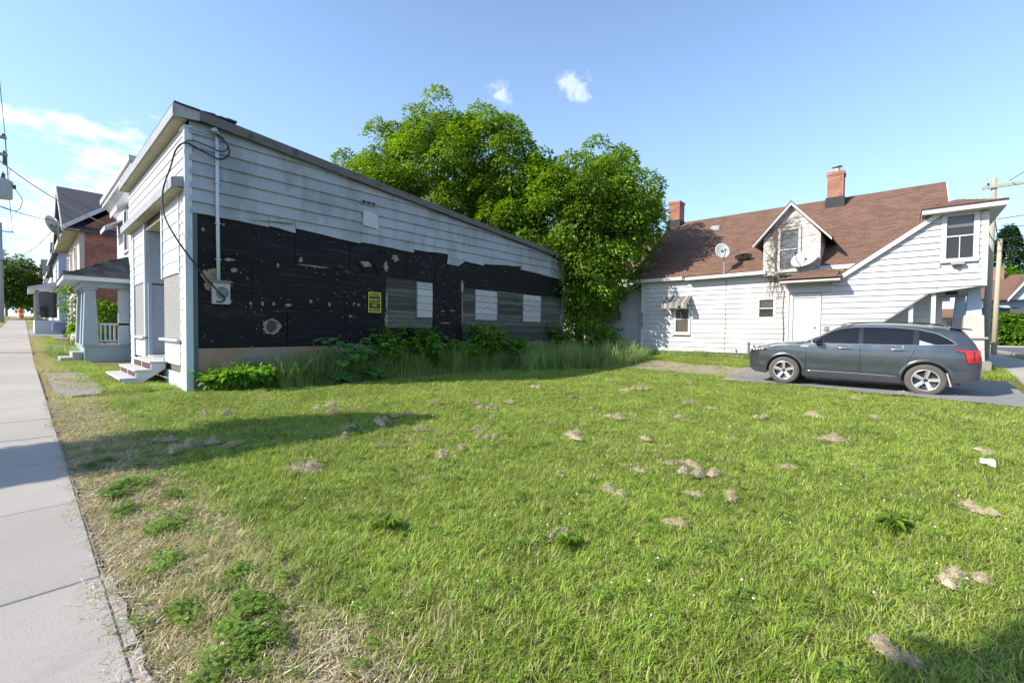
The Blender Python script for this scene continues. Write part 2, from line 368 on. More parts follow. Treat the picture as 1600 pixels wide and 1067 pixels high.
MAT['bluelight'] = M('pale porch trim', (.52, .57, .60), .6, .06, 4)
MAT['pinkwall'] = M('pale pinkish board wall', (.50, .44, .38), .8, .12, 3)
MAT['greywall'] = M('pale grey siding', (.52, .54, .56), .7, .06, 3)
MAT['greyblue'] = M('light blue siding', (.38, .46, .54), .7, .06, 3)
MAT['beigewall'] = M('pale beige siding', (.55, .50, .47), .8, .06, 3)
MAT['polewood'] = M('weathered pole wood', (.33, .31, .25), .9, .2, 8, (3,3,.25), stain=(.18,.17,.13), stain_amt=.7, stain_scale=5, stain_stretch=(4,4,.3), bmp=.5)
MAT['poletan'] = M('tan pole wood', (.44, .36, .25), .9, .2, 8, (3,3,.25), bmp=.4)
MAT['polegrey'] = M('grey pole', (.26, .27, .28), .85, .15, 6, (3,3,.3))
MAT['transformer'] = M('grey transformer tank', (.36, .40, .43), .45, .06, 4)
MAT['ceramic'] = M('brown insulator', (.06, .05, .05), .3, .1, bmp=0)
MAT['stonepink'] = M('pinkish stained pillar base', (.50, .42, .38), .9, .15, 5, stain=(.3,.25,.22), stain_amt=.7, stain_scale=5)
MAT['woodrail'] = M('wooden handrail', (.36, .25, .15), .85, .15, 8)
MAT['orange'] = M('orange plastic', (.75, .16, .04), .5, .05)
MAT['paper'] = M('crumpled white paper', (.82, .82, .83), .8, .04, 20)
def glass_mat(name, col=(.02,.025,.03), rough=.06, spec=.6, tr=.0):
    mt, t, b = new_mat(name); b.inputs['Base Color'].default_value = (*col, 1); b.inputs['Roughness'].default_value = rough; b.inputs['Specular IOR Level'].default_value = spec
    n = noise(t, pos(t), 1.2, 2); bump(t, b, n, .06, .05)
    if tr:
        ts = t.nodes.new('ShaderNodeBsdfTransparent'); ms = t.nodes.new('ShaderNodeMixShader'); ms.inputs[0].default_value = tr
        o = t.nodes['Material Output']; t.links.new(b.outputs[0], ms.inputs[1]); t.links.new(ts.outputs[0], ms.inputs[2]); t.links.new(ms.outputs[0], o.inputs[0])
    return mt
MAT['glass'] = glass_mat('window glass'); MAT['glassclear'] = glass_mat('clear window glass', (.05,.055,.06), .04, .6, .62)
MAT['carglass'] = glass_mat('tinted car glass', (.010,.012,.016), .03, .42)
# car
mt, t, b = new_mat('graphite metallic paint'); MAT['paint'] = mt
b.inputs['Base Color'].default_value = (.078, .092, .108, 1); b.inputs['Metallic'].default_value = .55; b.inputs['Roughness'].default_value = .34
b.inputs['Coat Weight'].default_value = .8; b.inputs['Coat Roughness'].default_value = .06
n = noise(t, pos(t), 2.5, 6, .7); t.links.new(maprange(t, n, .3, .7, .22, .32), b.inputs['Roughness'])
MAT['cladding'] = M('dusty dark plastic', (.05, .052, .055), .6, .15, 8, bmp=.05)
MAT['tyre'] = M('dusty tyre rubber', (.095, .085, .075), .9, .15, 9, bmp=.2)
MAT['alloy'] = M('machined alloy', (.72, .72, .73), .3, .04, 9, metal=.75, bmp=0)
MAT['wheelblack'] = M('black wheel pocket', (.02, .02, .022), .45, .1, bmp=0)
MAT['chrome'] = M('satin chrome', (.75, .76, .78), .2, .03, metal=.9, bmp=0)
MAT['taillight'] = M('red tail lamp', (.50, .012, .018), .15, .08, coat=.6, bmp=0)
MAT['headlight'] = M('clear headlamp', (.50, .52, .54), .1, .15, 30, coat=.6, bmp=0)
MAT['lampdark'] = M('dark lamp housing', (.02, .02, .024), .2, .1, coat=.5, bmp=0)
MAT['mudflap'] = M('dusty mud flap', (.36, .33, .30), .9, .1)
MAT['plate'] = M('licence plate white', (.75, .76, .78), .5, .03, bmp=0)
MAT['bluecar'] = M('blue car paint', (.16, .24, .36), .35, .05, coat=.6, bmp=0)
MAT['ceilpaint'] = M('grey green porch ceiling', (.42, .43, .39), .8, .08, 3)

# ------------------------------------------------------------------ ground, walks, roads
def lin(a, b, n): return [a+(b-a)*i/(n-1) for i in range(n)]
xs = [-900,-500,-300,-200,-134,-110,-90,-75,-60,-50,-42,-36,-30,-27,-24,-21]+lin(-19,5,49)+[7,9,12,15,20,30,45,70,120,250,500,900]
ys = [-700,-300,-120,-60,-30,-15,-8,-5,-3.4,-2,-1]+lin(-.5,20,52)+[22,25,30,40,60,90,150,300,600,1000]
mb = MB(); P = []
for x in xs:
    row = []
    for y in ys:
        z = g(x, y) - .0
        if .5 < y < 13 and -11 < x < 3: z += .02*math.sin(x*1.9+y*.7)*math.sin(y*1.3-x*.4)
        row.append((x, y, z))
    P.append(row)
tag(mb.grid(P).build('ground', MAT['soil'], smooth=True), kind='structure')

def sheet(name, poly_fn, x0, x1, nx, y0, y1, ny, dz, mat):
    mb = MB(); P = []
    for x in lin(x0, x1, nx):
        a, b_ = (y0(x) if callable(y0) else y0), (y1(x) if callable(y1) else y1)
        P.append([(x, y, g(x, y)+dz) for y in lin(a, b_, ny)])
    return tag(mb.grid(P).build(name, mat, smooth=True), kind='structure')
wob = lambda x, k=1.: .10*math.sin(x*2.1*k)+.06*math.sin(x*5.3*k+1)+.03*math.sin(x*13*k)
sheet('driveway', None, -3.9, 2.15, 40, lambda x: 13.55-.20*max(0, x+2.3)+.4*wob(x), lambda x: 17.0+wob(x), 10, .028, MAT['asphalt'])
sheet('dirt_track', None, -8.6, -3.6, 40, lambda x: 14.6+.10*(-x-3.6)+1.3*wob(x,.8), lambda x: 16.7+.1*(-x-3.6)+1.5*wob(x,.7), 10, .020, MAT['dirt'])
sheet('gravel_patch', None, -18.6, -12.2, 40, lambda x: .42+.03*wob(x), lambda x: .95+.45*max(0,math.sin((x+18.6)/6.4*math.pi))**.6*(1+.3*wob(x,2)), 6, .018, MAT['gravel'])
sheet('gravel_driveway', None, -60, -41.5, 8, .3, 9, 6, .02, MAT['asphalt'])
sheet('dirt_walk', None, -14.5, -11.9, 20, lambda x: 1.25+.1*wob(x,2), lambda x: 1.62+.2*wob(x,1.4), 4, .014, MAT['dirt'])
# main street behind the camera and the side street on the right, each with a kerb
sheet('street', None, -400, 60, 47, -11.5, -3.6, 3, .012, MAT['road'])
sheet('side_street', None, 4.6, 12.5, 5, -3.0, 48.2, 40, .012, MAT['road'])
mb = MB()
for x0, x1 in ((-400,-200),(-200,-134),(-134,-79),(-79,-24),(-24,2)):
    mb.hexa([(x0,-3.6,g(x0,-3)-.1),(x1,-3.6,g(x1,-3)-.1),(x1,-3.42,g(x1,-3)-.1),(x0,-3.42,g(x0,-3)-.1)], [(x0,-3.6,g(x0,-3)+.13),(x1,-3.6,g(x1,-3)+.13),(x1,-3.42,g(x1,-3)+.13),(x0,-3.42,g(x0,-3)+.13)])
tag(mb.build('street_kerb', MAT['concrete']), kind='structure')
sheet('cross_street', None, -60, 80, 20, 48, 56.5, 3, .018, MAT['road'])
tag(MB().box(-60,80,56.5,56.7,.2,.47).build('cross_street_kerb', MAT['concrete']), kind='structure')
mb = MB()
yy = [-2, 5, 10, 14.2, 16, 18, 19.5, 30, 47.9]
for a, b_ in zip(yy, yy[1:]):
    for x0, x1 in ((4.42,4.6),(12.5,12.68)):
        za, zb = g(5,a), g(5,b_)
        mb.hexa([(x0,a,za-.1),(x1,a,za-.1),(x1,b_,zb-.1),(x0,b_,zb-.1)], [(x0,a,za+.12),(x1,a,za+.12),(x1,b_,zb+.12),(x0,b_,zb+.12)])
tag(mb.build('side_street_kerb', MAT['concrete']), kind='structure')

def slab(parent, x0, x1, y0, y1, dz, mat, th=.09, gap=.005):
    x0 += gap; x1 -= gap
    mb = MB(); tl = [random.uniform(-.004, .004) for _ in range(4)]
    cs = [(x0,y0),(x1,y0),(x1,y1),(x0,y1)]
    mb.hexa([(x, y, g(x,y)-.06) for x, y in cs], [(x, y, g(x,y)+dz+k) for (x, y), k in zip(cs, tl)])
    return bevel(mb.build('slab', mat, parent), .008, 1)
mb = MB(); P = [[(x, y, g(x, y)+.020) for y in (-1.32, .28)] for x in lin(-130, 6, 60)]
walk = tag(mb.grid(P).build('sidewalk', MAT['dirt']), kind='structure')
x = -1.72
for i in range(58):
    slab(walk, x-1.53, x, -1.32, .27, .032, MAT['concrete']); x -= 1.53
slab(walk, -1.72, -.19, -1.32, .27, .032, MAT['concrete']); slab(walk, -.19, 1.34, -1.32, .27, .032, MAT['concrete'])
for x0, x1, y1 in ((-3.24,-2.45,.315),(-2.4,-1.5,.31)):
    mb = MB(); n = 7; e = [(lerp, y1+random.uniform(-.015,.015)) for lerp in lin(x0, x1, n)]
    mb.prism([(x0,.273,.0)]+[(a, b_, 0) for a, b_ in e]+[(x1,.273,.0)], (0,0,.028)); mb.build('slab', MAT['concrete'], walk)
mb = MB(); P = [[(x, y, g(x, y)+.006) for x in (2.35, 3.9)] for y in lin(-1, 60, 60)]
walk2 = tag(mb.grid(P).build('side_street_sidewalk', MAT['dirt']), kind='structure')
y = 7.
for i in range(26):
    cs = [(2.36,y),(3.89,y),(3.89,y+1.51),(2.36,y+1.51)]
    bevel(MB().hexa([(a,b_,g(a,b_)-.05) for a,b_ in cs], [(a,b_,g(a,b_)+.045) for a,b_ in cs]).build('slab', MAT['concrete'], walk2), .008, 1); y += 1.53

# ------------------------------------------------------------------ building kit
def lap(parent, pts, n, t0=.022, mat=None, name='siding_board', bottom=None):
    """pts bl, br, tr, tl on the wall plane; the lower edge stands proud along n"""
    n = Vector(n); bl, br, tr, tl = [Vector(p) for p in pts]
    if bottom is None:
        low = [bl, br]
    else:
        low = bottom
    k = len(low)
    v = [p+n*t0 for p in low] + [p for p in low] + [tr+n*.005, tl+n*.005, tr, tl]
    f = []
    front = list(range(k)) + [2*k, 2*k+1]; f.append(tuple(front))
    for i in range(k-1): f.append((k+i, k+i+1, i+1, i))
    f += [(0, 2*k+1, 2*k+3, k), (k-1, 2*k-1, 2*k+2, 2*k), (2*k+1, 2*k, 2*k+2, 2*k+3)]
    mb = MB(); mb.v = [tuple(p) for p in v]; mb.f = f
    return mb.build(name, mat, parent)
def siding(parent, P3, left, right, z0, z1, ch, mat, n, openings=(), t0=.022, joints=0, name='siding_board', maxlen=None):
    """P3(a,z) -> point; left(z), right(z) the ends of the wall at height z"""
    L = left if callable(left) else (lambda z: left); Rr = right if callable(right) else (lambda z: right)
    k = max(1, round((z1-z0)/ch)); h = (z1-z0)/k
    for i in range(k):
        a, b_ = z0+i*h, z0+(i+1)*h; bb = b_+.012 if i < k-1 else b_
        segs = [(L(a), Rr(a), L(bb), Rr(bb))]
        for (o0, o1, oz0, oz1) in openings:
            ov = min(b_, oz1)-max(a, oz0)
            if ov < .3*h: continue
            ns = []
            for (p0, p1, q0, q1) in segs:
                if o1 <= min(p0, q0) or o0 >= max(p1, q1): ns.append((p0,p1,q0,q1)); continue
                if o0 > p0+.01: ns.append((p0, o0, q0, o0))
                if o1 < p1-.01: ns.append((o1, p1, o1, q1))
            segs = ns
        for (p0, p1, q0, q1) in segs:
            if p1-p0 < .02 and q1-q0 < .02: continue
            cuts = [0, 1]
            if maxlen and (p1-p0) > maxlen:
                c = random.uniform(.25, .75); cuts = [0, c, 1]
            for c0, c1 in zip(cuts, cuts[1:]):
                A0, A1 = p0+(p1-p0)*c0, p0+(p1-p0)*c1; B0, B1 = q0+(q1-q0)*c0, q0+(q1-q0)*c1
                if c1 < 1: A1 -= .003; B1 -= .003
                if A1 <= A0: A1 = A0+.001
                if B1 <= B0: B1 = B0+.001
                lap(parent, [P3(A0,a), P3(A1,a), P3(B1,bb), P3(B0,bb)], n, t0, mat, name)
def window(parent, ax, fix, a0, a1, z0, z1, sgn, frame=.07, rail=.5, mat_f=None, mat_g=None, blind=None, blind_z=None, mull=False, proud=.045, sill=True):
    """ax 'y': wall plane y=fix facing sgn*y, a is x.  ax 'x': wall plane x=fix, a is y"""
    mat_f = mat_f or MAT['htrim']; mat_g = mat_g or MAT['glass']
    def bx(mb, p0, p1, q0, q1, d0, d1):
        d0, d1 = sorted((fix+sgn*d0, fix+sgn*d1))
        return mb.box(p0, p1, d0, d1, q0, q1) if ax == 'y' else mb.box(d0, d1, p0, p1, q0, q1)
    w = MB()
    bx(w, a0-frame, a0, z0-frame, z1+frame, -.02, proud); bx(w, a1, a1+frame, z0-frame, z1+frame, -.02, proud)
    bx(w, a0, a1, z1, z1+frame, -.02, proud-.002); bx(w, a0, a1, z0-frame, z0, -.02, proud-.002)
    if rail: bx(w, a0, a1, z0+(z1-z0)*rail-.02, z0+(z1-z0)*rail+.02, -.015, proud-.018)
    if mull: bx(w, (a0+a1)/2-.012, (a0+a1)/2+.012, z0, z0+(z1-z0)*rail, -.012, proud-.024)
    o = bevel(w.build('window', mat_f, parent), .006, 1)
    if rail:
        zr = z0+(z1-z0)*rail
        bx(MB(), a0, a1, z0, zr-.02, -.012, -.004).build('pane', mat_g, o); bx(MB(), a0, a1, zr+.02, z1, -.012, .006).build('pane', mat_g, o)
    else: bx(MB(), a0, a1, z0, z1, -.012, -.004).build('pane', mat_g, o)
    if blind:
        q = blind_z or (z0, z1); bx(MB(), a0, a1, q[0], q[1], -.020, -.015).build('blind', blind, o)
        bx(MB(), a0, a1, z0, z1, -.028, -.023).build('unlit_room_panel', MAT['ventroomdark'], o)  # black panel painted in for the unlit room behind the glass
    if sill: bx(MB(), a0-frame-.03, a1+frame+.03, z0-frame-.035, z0-frame-.002, -.01, proud+.04).build('sill', mat_f, o)
    return o
def shingles(parent, P0, U, V, Nn, length, height, mat, tab=.31, course=.15, keep=None, th=.007):
    P0, U, V, Nn = Vector(P0), Vector(U).normalized(), Vector(V).normalized(), Vector(Nn).normalized()
    mb = MB(); rows = int(height/course)
    for r in range(rows+1):
        v0 = r*course; v1 = min(height, v0+course+.03)
        if v1-v0 < .03: continue
        off = (r*.37+random.uniform(-.04,.04)) % 1 * tab; u = -off
        while u < length:
            a, b_ = max(0, u+.003), min(length, u+tab-.003); u += tab
            if b_-a < .03: continue
            if keep and not keep((a+b_)/2, (v0+v1)/2): continue
            j = random.uniform(0, .006); k = th+random.uniform(0, .004)
            q = [P0+U*a+V*(v0-j), P0+U*b_+V*(v0-j), P0+U*b_+V*v1, P0+U*a+V*v1]
            mb.add([q[0]+Nn*k, q[1]+Nn*k, q[2]+Nn*.002, q[3]+Nn*.002, q[0], q[1]], [(0,1,2,3),(4,5,1,0),(0,3,4),(1,5,2)])
    return tag(mb.build('shingles', mat, parent), kind='stuff')

# ------------------------------------------------------------------ abandoned black building
XB, YF, YR = -11.51, 2.37, 16.42
XL = -18.95
def zroof(y): return 5.91-.0926*(y-2.89)
bl = thing('abandoned_building', (-15.2, 9.4, 0), 'derelict one storey building with black tar-board side wall and torn grey siding', 'building')
c = MB()    # wall core, set back behind every facing; the recessed entry is left open
c.prism([(XB-.06, 3.7, .02), (XB-.06, YR, .02), (XB-.06, YR, zroof(YR)-.03), (XB-.06, 3.7, zroof(3.7)-.03)], (XL+.06-XB, 0, 0))
c.box(-13.9, XB-.06, YF+.05, 3.7, .02, 5.72); c.box(XL, -16.15, YF+.05, 3.7, .02, 5.72); c.box(-16.15, -13.9, YF+.05, 3.7, 4.15, 5.72)
c.build('wall_core', MAT['plankgrey'], bl)
f_ = MB().prism([(XB+.02, YF+.02, -.1), (XB+.02, YR, -.1), (XB+.02, YR, .93), (XB+.02, YF+.02, .93)], (-.07, 0, 0)).build('foundation', MAT['found'], bl)
# tarred sheets: (y0, y1, z0, z1)
sheets = [(2.56,4.42,.93,1.93),(4.43,5.95,.93,1.93),(5.96,7.24,.93,1.80),(2.56,3.62,1.94,3.02),(3.63,5.95,1.94,3.02),(5.96,7.24,1.81,2.94),
          (2.56,4.62,3.03,4.10),(4.63,6.08,3.03,4.05),(6.09,7.95,2.97,4.0),(7.96,9.05,2.97,4.02),(9.06,10.3,2.90,4.02),(10.31,12.7,2.90,4.05),(12.71,14.6,2.89,4.05),(14.61,16.33,2.89,4.0),
          (8.99,10.24,1.52,2.95),(7.26,8.98,.93,1.44),(8.99,10.30,.93,1.51),(5.96,7.24,1.805,1.81)]
for (a, b_, q, r_) in sheets[:-1]:
    t0 = .028; n = 7
    # slightly ragged edges, one corner lifted
    lo = [(lerp, q+random.uniform(-.012,.012)) for lerp in lin(a+.004, b_-.004, n)]
    hi = [(lerp, r_+random.uniform(-.006,.006)) for lerp in lin(b_-.004, a+.004, n)]
    tl = [random.uniform(-.004,.008) for _ in range(2*n)]
    poly = [(XB-.012+k, y, z) for (y, z), k in zip(lo+hi, tl)]
    MB().prism(poly, (.018, 0, 0)).build('fibreboard_sheet', MAT['tar'], bl)
# bare planks where the sheets are gone
def planks(y0, y1, z0, z1, h=.135, skip=()):
    z = z0
    while z < z1-.02:
        zz = min(z1, z+h*random.uniform(.92, 1.08)); segs = [(y0, y1)]
        for (s0, s1, sz0, sz1) in skip:
            if min(zz, sz1)-max(z, sz0) > .03:
                segs = [q for (a, b_) in segs for q in ((a, min(b_, s0)), (max(a, s1), b_)) if q[1]-q[0] > .03]
        for a, b_ in segs:
            x = XB-.035+random.uniform(0, .008)
            MB().hexa([(x-.02,a,z),(x+.018,a+random.uniform(-.01,.01),z),(x+.018,b_,z),(x-.02,b_,z)], [(x-.02,a,zz-.013),(x+.014,a,zz-.013),(x+.014,b_,zz-.013),(x-.02,b_,zz-.013)]).build('plank', MAT['plankgrey'], bl)
        z = zz
wb = [(8.37,8.98,1.79,2.92),(10.92,12.06,1.77,2.87),(13.60,14.77,1.76,2.87)]
planks(7.24, 8.99, 1.45, 2.97, skip=wb); planks(10.26, 16.34, .93, 2.90, skip=wb)
for (a, b_, z0, z1) in wb:
    z = z0; hh = (z1-z0)/5
    fr = MB(); fr.box(XB-.06, XB+.012, a-.045, a-.004, z0-.02, z1+.02)
    if b_ < 8.9 or b_ > 9.1: fr.box(XB-.06, XB+.012, b_+.004, b_+.045, z0-.02, z1+.02)
    fr.box(XB-.06, XB+.010, a-.04, b_, z0-.05, z0-.006)
    fr.build('opening_frame', MAT['olive'], bl)
    for k in range(5):
        x = XB-.03+random.uniform(0,.008)
        MB().box(x, x+.025, a, b_, z+.007, z+hh-.007).build('plank', MAT['plankwhite'], bl); z += hh
def blob(yc, zc, ry, rz, n=22, jit=.45):
    return [(yc+ry*math.cos(2*math.pi*i/n)*random.uniform(1-jit,1+jit), zc+rz*math.sin(2*math.pi*i/n)*random.uniform(1-jit,1+jit)) for i in range(n)]
tears = [(4.05,1.43,.20,.20),(2.72,2.55,.09,.13),(2.86,2.60,.10,.13),(2.80,2.36,.10,.12),(6.55,3.25,.20,.08),(7.22,3.28,.07,.17),(7.55,3.55,.11,.10),(5.1,3.02,.40,.018),(4.75,3.15,.05,.06),(7.25,2.25,.035,.30),(7.24,1.7,.05,.2),(10.26,2.9,.06,.22),(10.27,2.1,.03,.4),
         (3.15,2.95,.10,.035),(3.25,2.72,.07,.04),(3.1,2.35,.10,.035),(3.15,2.0,.05,.05),(3.6,1.98,.03,.05),(3.85,1.98,.025,.05),(4.1,1.99,.03,.05),(4.45,1.98,.09,.03),(4.2,2.95,.03,.05),(5.0,2.1,.04,.05),(5.5,2.05,.04,.05),(6.2,2.1,.04,.03),(6.35,2.08,.04,.03),(6.1,1.75,.05,.03),(9.4,2.02,.08,.02),(9.8,2.05,.07,.03),(9.5,1.62,.2,.02),(2.66,3.55,.03,.04),(3.05,3.72,.025,.03),(16.2,1.9,.07,.25)]
for (yc, zc, ry, rz) in tears:
    poly = [(XB+.012, y, z) for y, z in (blob(yc, zc, ry, rz, 18, .18) if ry*rz > .012 else blob(yc, zc, ry, rz))]
    MB().prism(poly, (.010+random.uniform(0,.006), 0, 0)).build('torn_patch', MAT['torn'], bl)
poly = [(XB+.026, y, z) for y, z in blob(4.05, 1.45, .13, .15, 12, .15)]; MB().prism(poly, (.006,0,0)).build('torn_patch', MAT['plankgrey'], bl)
for (y, z, dy, dz) in ((6.25,3.35,.35,-.38),(6.75,3.4,.28,-.42),(7.0,3.75,.2,-.1)):   # curled flaps of facing paper
    mb = MB(); P = [[(XB+.02+.05*math.sin(i/5*3.1), y+dy*i/5+.02*j, z+dz*i/5+.05*(j-1)*(1-.7*i/5)) for j in range(3)] for i in range(6)]
    mb.grid(P).build('torn_flap', MAT['tar'], bl)
# upper lap siding on the side wall
P3s = lambda a, z: (XB, a, z)
yr = lambda z: min(16.34, 2.89+(5.86-z)/.0926)
siding(bl, P3s, 2.42, yr, 4.13, 5.86, .27, MAT['sideal'], (1,0,0), t0=.055, maxlen=3.0)
edges = [2.42, 4.0, 4.62, 6.4, 8.2, 9.6, 11.3, 13.4, 16.32]
for i, (a, b_) in enumerate(zip(edges, edges[1:])):
    n = 6; sag = [.0,-.02,.05,-.02,.02,-.03,-.06,-.03][i]; slope = [-.03,-.05,-.12,-.05,.05,-.08,.16,-.14][i]
    low = [Vector((XB+(.03 if i == 1 else 0)*math.sin(j/(n-1)*3.1), a+.004+(b_-a-.008)*j/(n-1), 3.88+sag+slope*j/(n-1)+random.uniform(-.012,.012))) for j in range(n)]
    lap(bl, [(XB,a,3.88),(XB,b_,3.88),(XB,b_-.004,4.145),(XB,a+.004,4.145)], (1,0,0), .055, MAT['sideal'], bottom=low)
MB().prism([(XB+.036,9.55,3.62),(XB+.036,10.05,3.60),(XB+.06,10.35,3.80),(XB+.036,9.6,3.86)], (.004,0,0)).build('torn_flap', MAT['sideal'], bl)
MB().prism([(XB+.034,15.6,3.95),(XB+.034,16.28,3.6),(XB+.034,16.3,4.25),(XB+.034,15.7,4.2)], (.012,0,0)).build('torn_patch', MAT['torn'], bl)
MB().prism([(XB+.034,3.55,3.93),(XB+.10,4.05,3.99),(XB+.12,4.60,4.02),(XB+.034,4.5,4.06)], (.006,0,0)).build('torn_flap', MAT['soffit'], bl)
# front wall
P3f = lambda a, z: (a, YF, z)
nf = (0,-1,0)
siding(bl, P3f, XL, XB-.10, 4.62, 5.76, .24, MAT['sidew'], nf, t0=.024)
siding(bl, P3f, -12.08, XB-.10, .36, 4.40, .24, MAT['sidew'], nf, t0=.02)
siding(bl, P3f, XL+.1, -18.14, .2, 4.40, .24, MAT['sidew'], nf, t0=.02)
siding(bl, P3f, -13.80, -12.18, 2.63, 4.38, .29, MAT['sidew'], nf, t0=.02)
siding(bl, P3f, -18.0, -16.35, 2.70, 4.38, .29, MAT['sidew'], nf, t0=.02)
siding(bl, P3f, -13.9, XB-.1, -.02, .36, .38, MAT['trimblue'], nf, t0=.02)
MB().box(-13.84, -12.15, YF+.005, YF+.035, 1.14, 2.61).build('plywood_board', MAT['osb'], bl)
MB().box(-18.05, -16.38, YF+.005, YF+.035, 1.12, 2.68).build('plywood_board', MAT['osb'], bl)
for (a, b_, q, r_) in ((-13.80,-12.2,.52,1.06),(-18.0,-16.4,.52,1.04),):
    MB().box(a, b_, YF+.0, YF+.03, q, r_).build('kick_panel', MAT['htrim'], bl)
bevel(MB().box(-18.15, -16.2, YF-.10, YF+.04, 1.06, 1.12).build('window_ledge', MAT['trimblue'], bl), .01)
bevel(MB().box(-13.95, -12.02, YF-.10, YF+.04, 1.07, 1.13).build('window_ledge', MAT['trimblue'], bl), .01)
for x0, x1 in ((-13.98,-13.84),(-16.36,-16.20),(-12.16,-12.08),(-18.13,-18.05)):
    bevel(MB().box(x0, x1, YF-.035, YF+.05, (2.6 if -14.5 < x0 < -12.1 else .5), 4.42).build('trim_board', MAT['trimblue'], bl), .006)
# recessed entry: returns, door, transom
siding(bl, lambda a, z: (-16.15, a, z), YF+.05, 3.58, 2.66, 4.12, .29, MAT['returnblue'], (1,0,0), t0=.02)
MB().box(-16.15, -16.11, YF+.12, 3.5, .62, 2.6).build('side_door', MAT['doorblue'], bl)
MB().box(-16.15, -16.09, YF+.03, YF+.12, .6, 2.66).build('trim_board', MAT['returnblue'], bl)
siding(bl, lambda a, z: (a, 3.66, z), -16.13, -13.92, 2.72, 4.12, .29, MAT['trimblue'], nf, t0=.02)
MB().box(-16.1, -13.92, 3.60, 3.66, 2.62, 2.73).build('door_header', MAT['trimblue'], bl)
dr = bevel(MB().box(-15.6, -14.6, 3.60, 3.65, .62, 2.60).build('door', MAT['doorblue'], bl), .01)
MB().box(-15.4, -14.8, 3.585, 3.602, 1.5, 2.4).build('door_panel', MAT['doorblue'], dr)
MB().lathe([(.0,-.07),(.035,-.06),(.035,-.03),(.015,-.02),(.015,0)], (-14.7,3.60,1.55), 'y', 10).build('door_knob', MAT['galv'], dr)
for x0, x1 in ((-16.12,-15.62),(-14.58,-13.92)): MB().box(x0, x1, 3.58, 3.66, .6, 2.62).build('door_side_panel', MAT['trimblue'], bl)
MB().box(-16.12, -13.92, YF+.0, 3.6, .50, .60).build('entry_floor', MAT['fasciagrey'], bl)
MB().box(-16.12, -13.92, YF+.0, 3.6, 4.14, 4.2).build('entry_ceiling', MAT['soffit'], bl)
MB().box(-16.15, -13.9, YF+.02, YF+.06, .0, .50).build('entry_base', MAT['found'], bl)
# lower canopy
cn_ = MB().hexa([(XL+.25,2.14,4.38),(XB-.05,2.14,4.38),(XB-.05,YF+.02,4.42),(XL+.25,YF+.02,4.42)], [(XL+.25,2.14,4.58),(XB-.05,2.14,4.58),(XB-.05,YF+.02,4.66),(XL+.25,YF+.02,4.66)]).build('canopy', MAT['fasciagrey'], bl)
MB().box(XL+.24, XB-.04, 2.115, 2.14, 4.36, 4.57).build('fascia', MAT['fasciapale'], cn_)
MB().box(XL+.26, XB-.06, 2.145, YF, 4.36, 4.382).build('soffit', MAT['soffit'], cn_)
# roof, front fascia box, rake boards
rf = MB().prism([(XB+.14, 2.15, zroof(2.15)+.02), (XB+.14, 16.95, zroof(16.95)+.02), (XB+.14, 16.95, zroof(16.95)+.13), (XB+.14, 2.15, zroof(2.15)+.13)], (XL-XB-.2, 0, 0)).build('roof', MAT['rooftar'], bl)
MB().prism([(XB+.145, 2.6, zroof(2.6)-.10), (XB+.145, 16.9, zroof(16.9)-.05), (XB+.145, 16.95, zroof(16.95)+.11), (XB+.145, 2.6, zroof(2.6)+.11)], (.028,0,0)).build('rake_board', MAT['rakedark'], rf)
MB().box(XL-.05, XB+.12, 2.12, 2.15, 5.79, 6.02).build('fascia', MAT['fasciapale'], rf)
MB().box(XL-.05, XB+.11, 2.152, YF, 5.775, 5.80).build('soffit', MAT['soffit'], rf)
MB().prism([(XB+.122,2.12,5.78),(XB+.122,2.60,5.84),(XB+.122,2.60,6.03),(XB+.122,2.12,6.05)], (.03,0,0)).build('end_board', MAT['fasciagrey'], rf)
for i in range(7):
    y = 2.25+i*.14; mb = MB().hexa([(XB-.05,y,6.05),(XB+.16,y,6.04),(XB+.17,y+.2,6.03),(XB-.05,y+.2,6.05)], [(XB-.05,y+.02,6.08+random.uniform(0,.05)),(XB+.16,y,6.06+random.uniform(0,.03)),(XB+.17,y+.2,6.05+random.uniform(0,.04)),(XB-.05,y+.2,6.08)])
    mb.build('loose_roofing', MAT['rooftar'], rf)
# corner boards
bevel(MB().box(XB-.10, XB+.035, YF-.035, YF+.10, .0, 5.72).build('corner_board', MAT['trimblue'], bl), .008)
MB().box(XB-.03, XB+.028, YF+.103, YF+.185, .05, 3.9).build('corner_board', MAT['olive'], bl)
MB().box(XB-.05, XB+.03, 16.345, 16.44, .2, 4.5).build('corner_board', MAT['fasciagrey'], bl)
# vent
v_ = MB().box(XB+.03, XB+.07, 6.4, 6.86, 4.94, 5.06).build('wall_vent', MAT['sideal'], bl)
for k in range(3): MB().box(XB+.068, XB+.074, 6.42+k*.15, 6.54+k*.15, 4.955, 5.045).build('louvre', MAT['ventroomdark'], v_)
MB().prism([(XB+.06,6.45,4.35),(XB+.06,6.95,4.3),(XB+.06,6.93,4.72),(XB+.06,6.47,4.78)], (.004,0,0)).build('patch_sheet', MAT['sidepale'], bl)
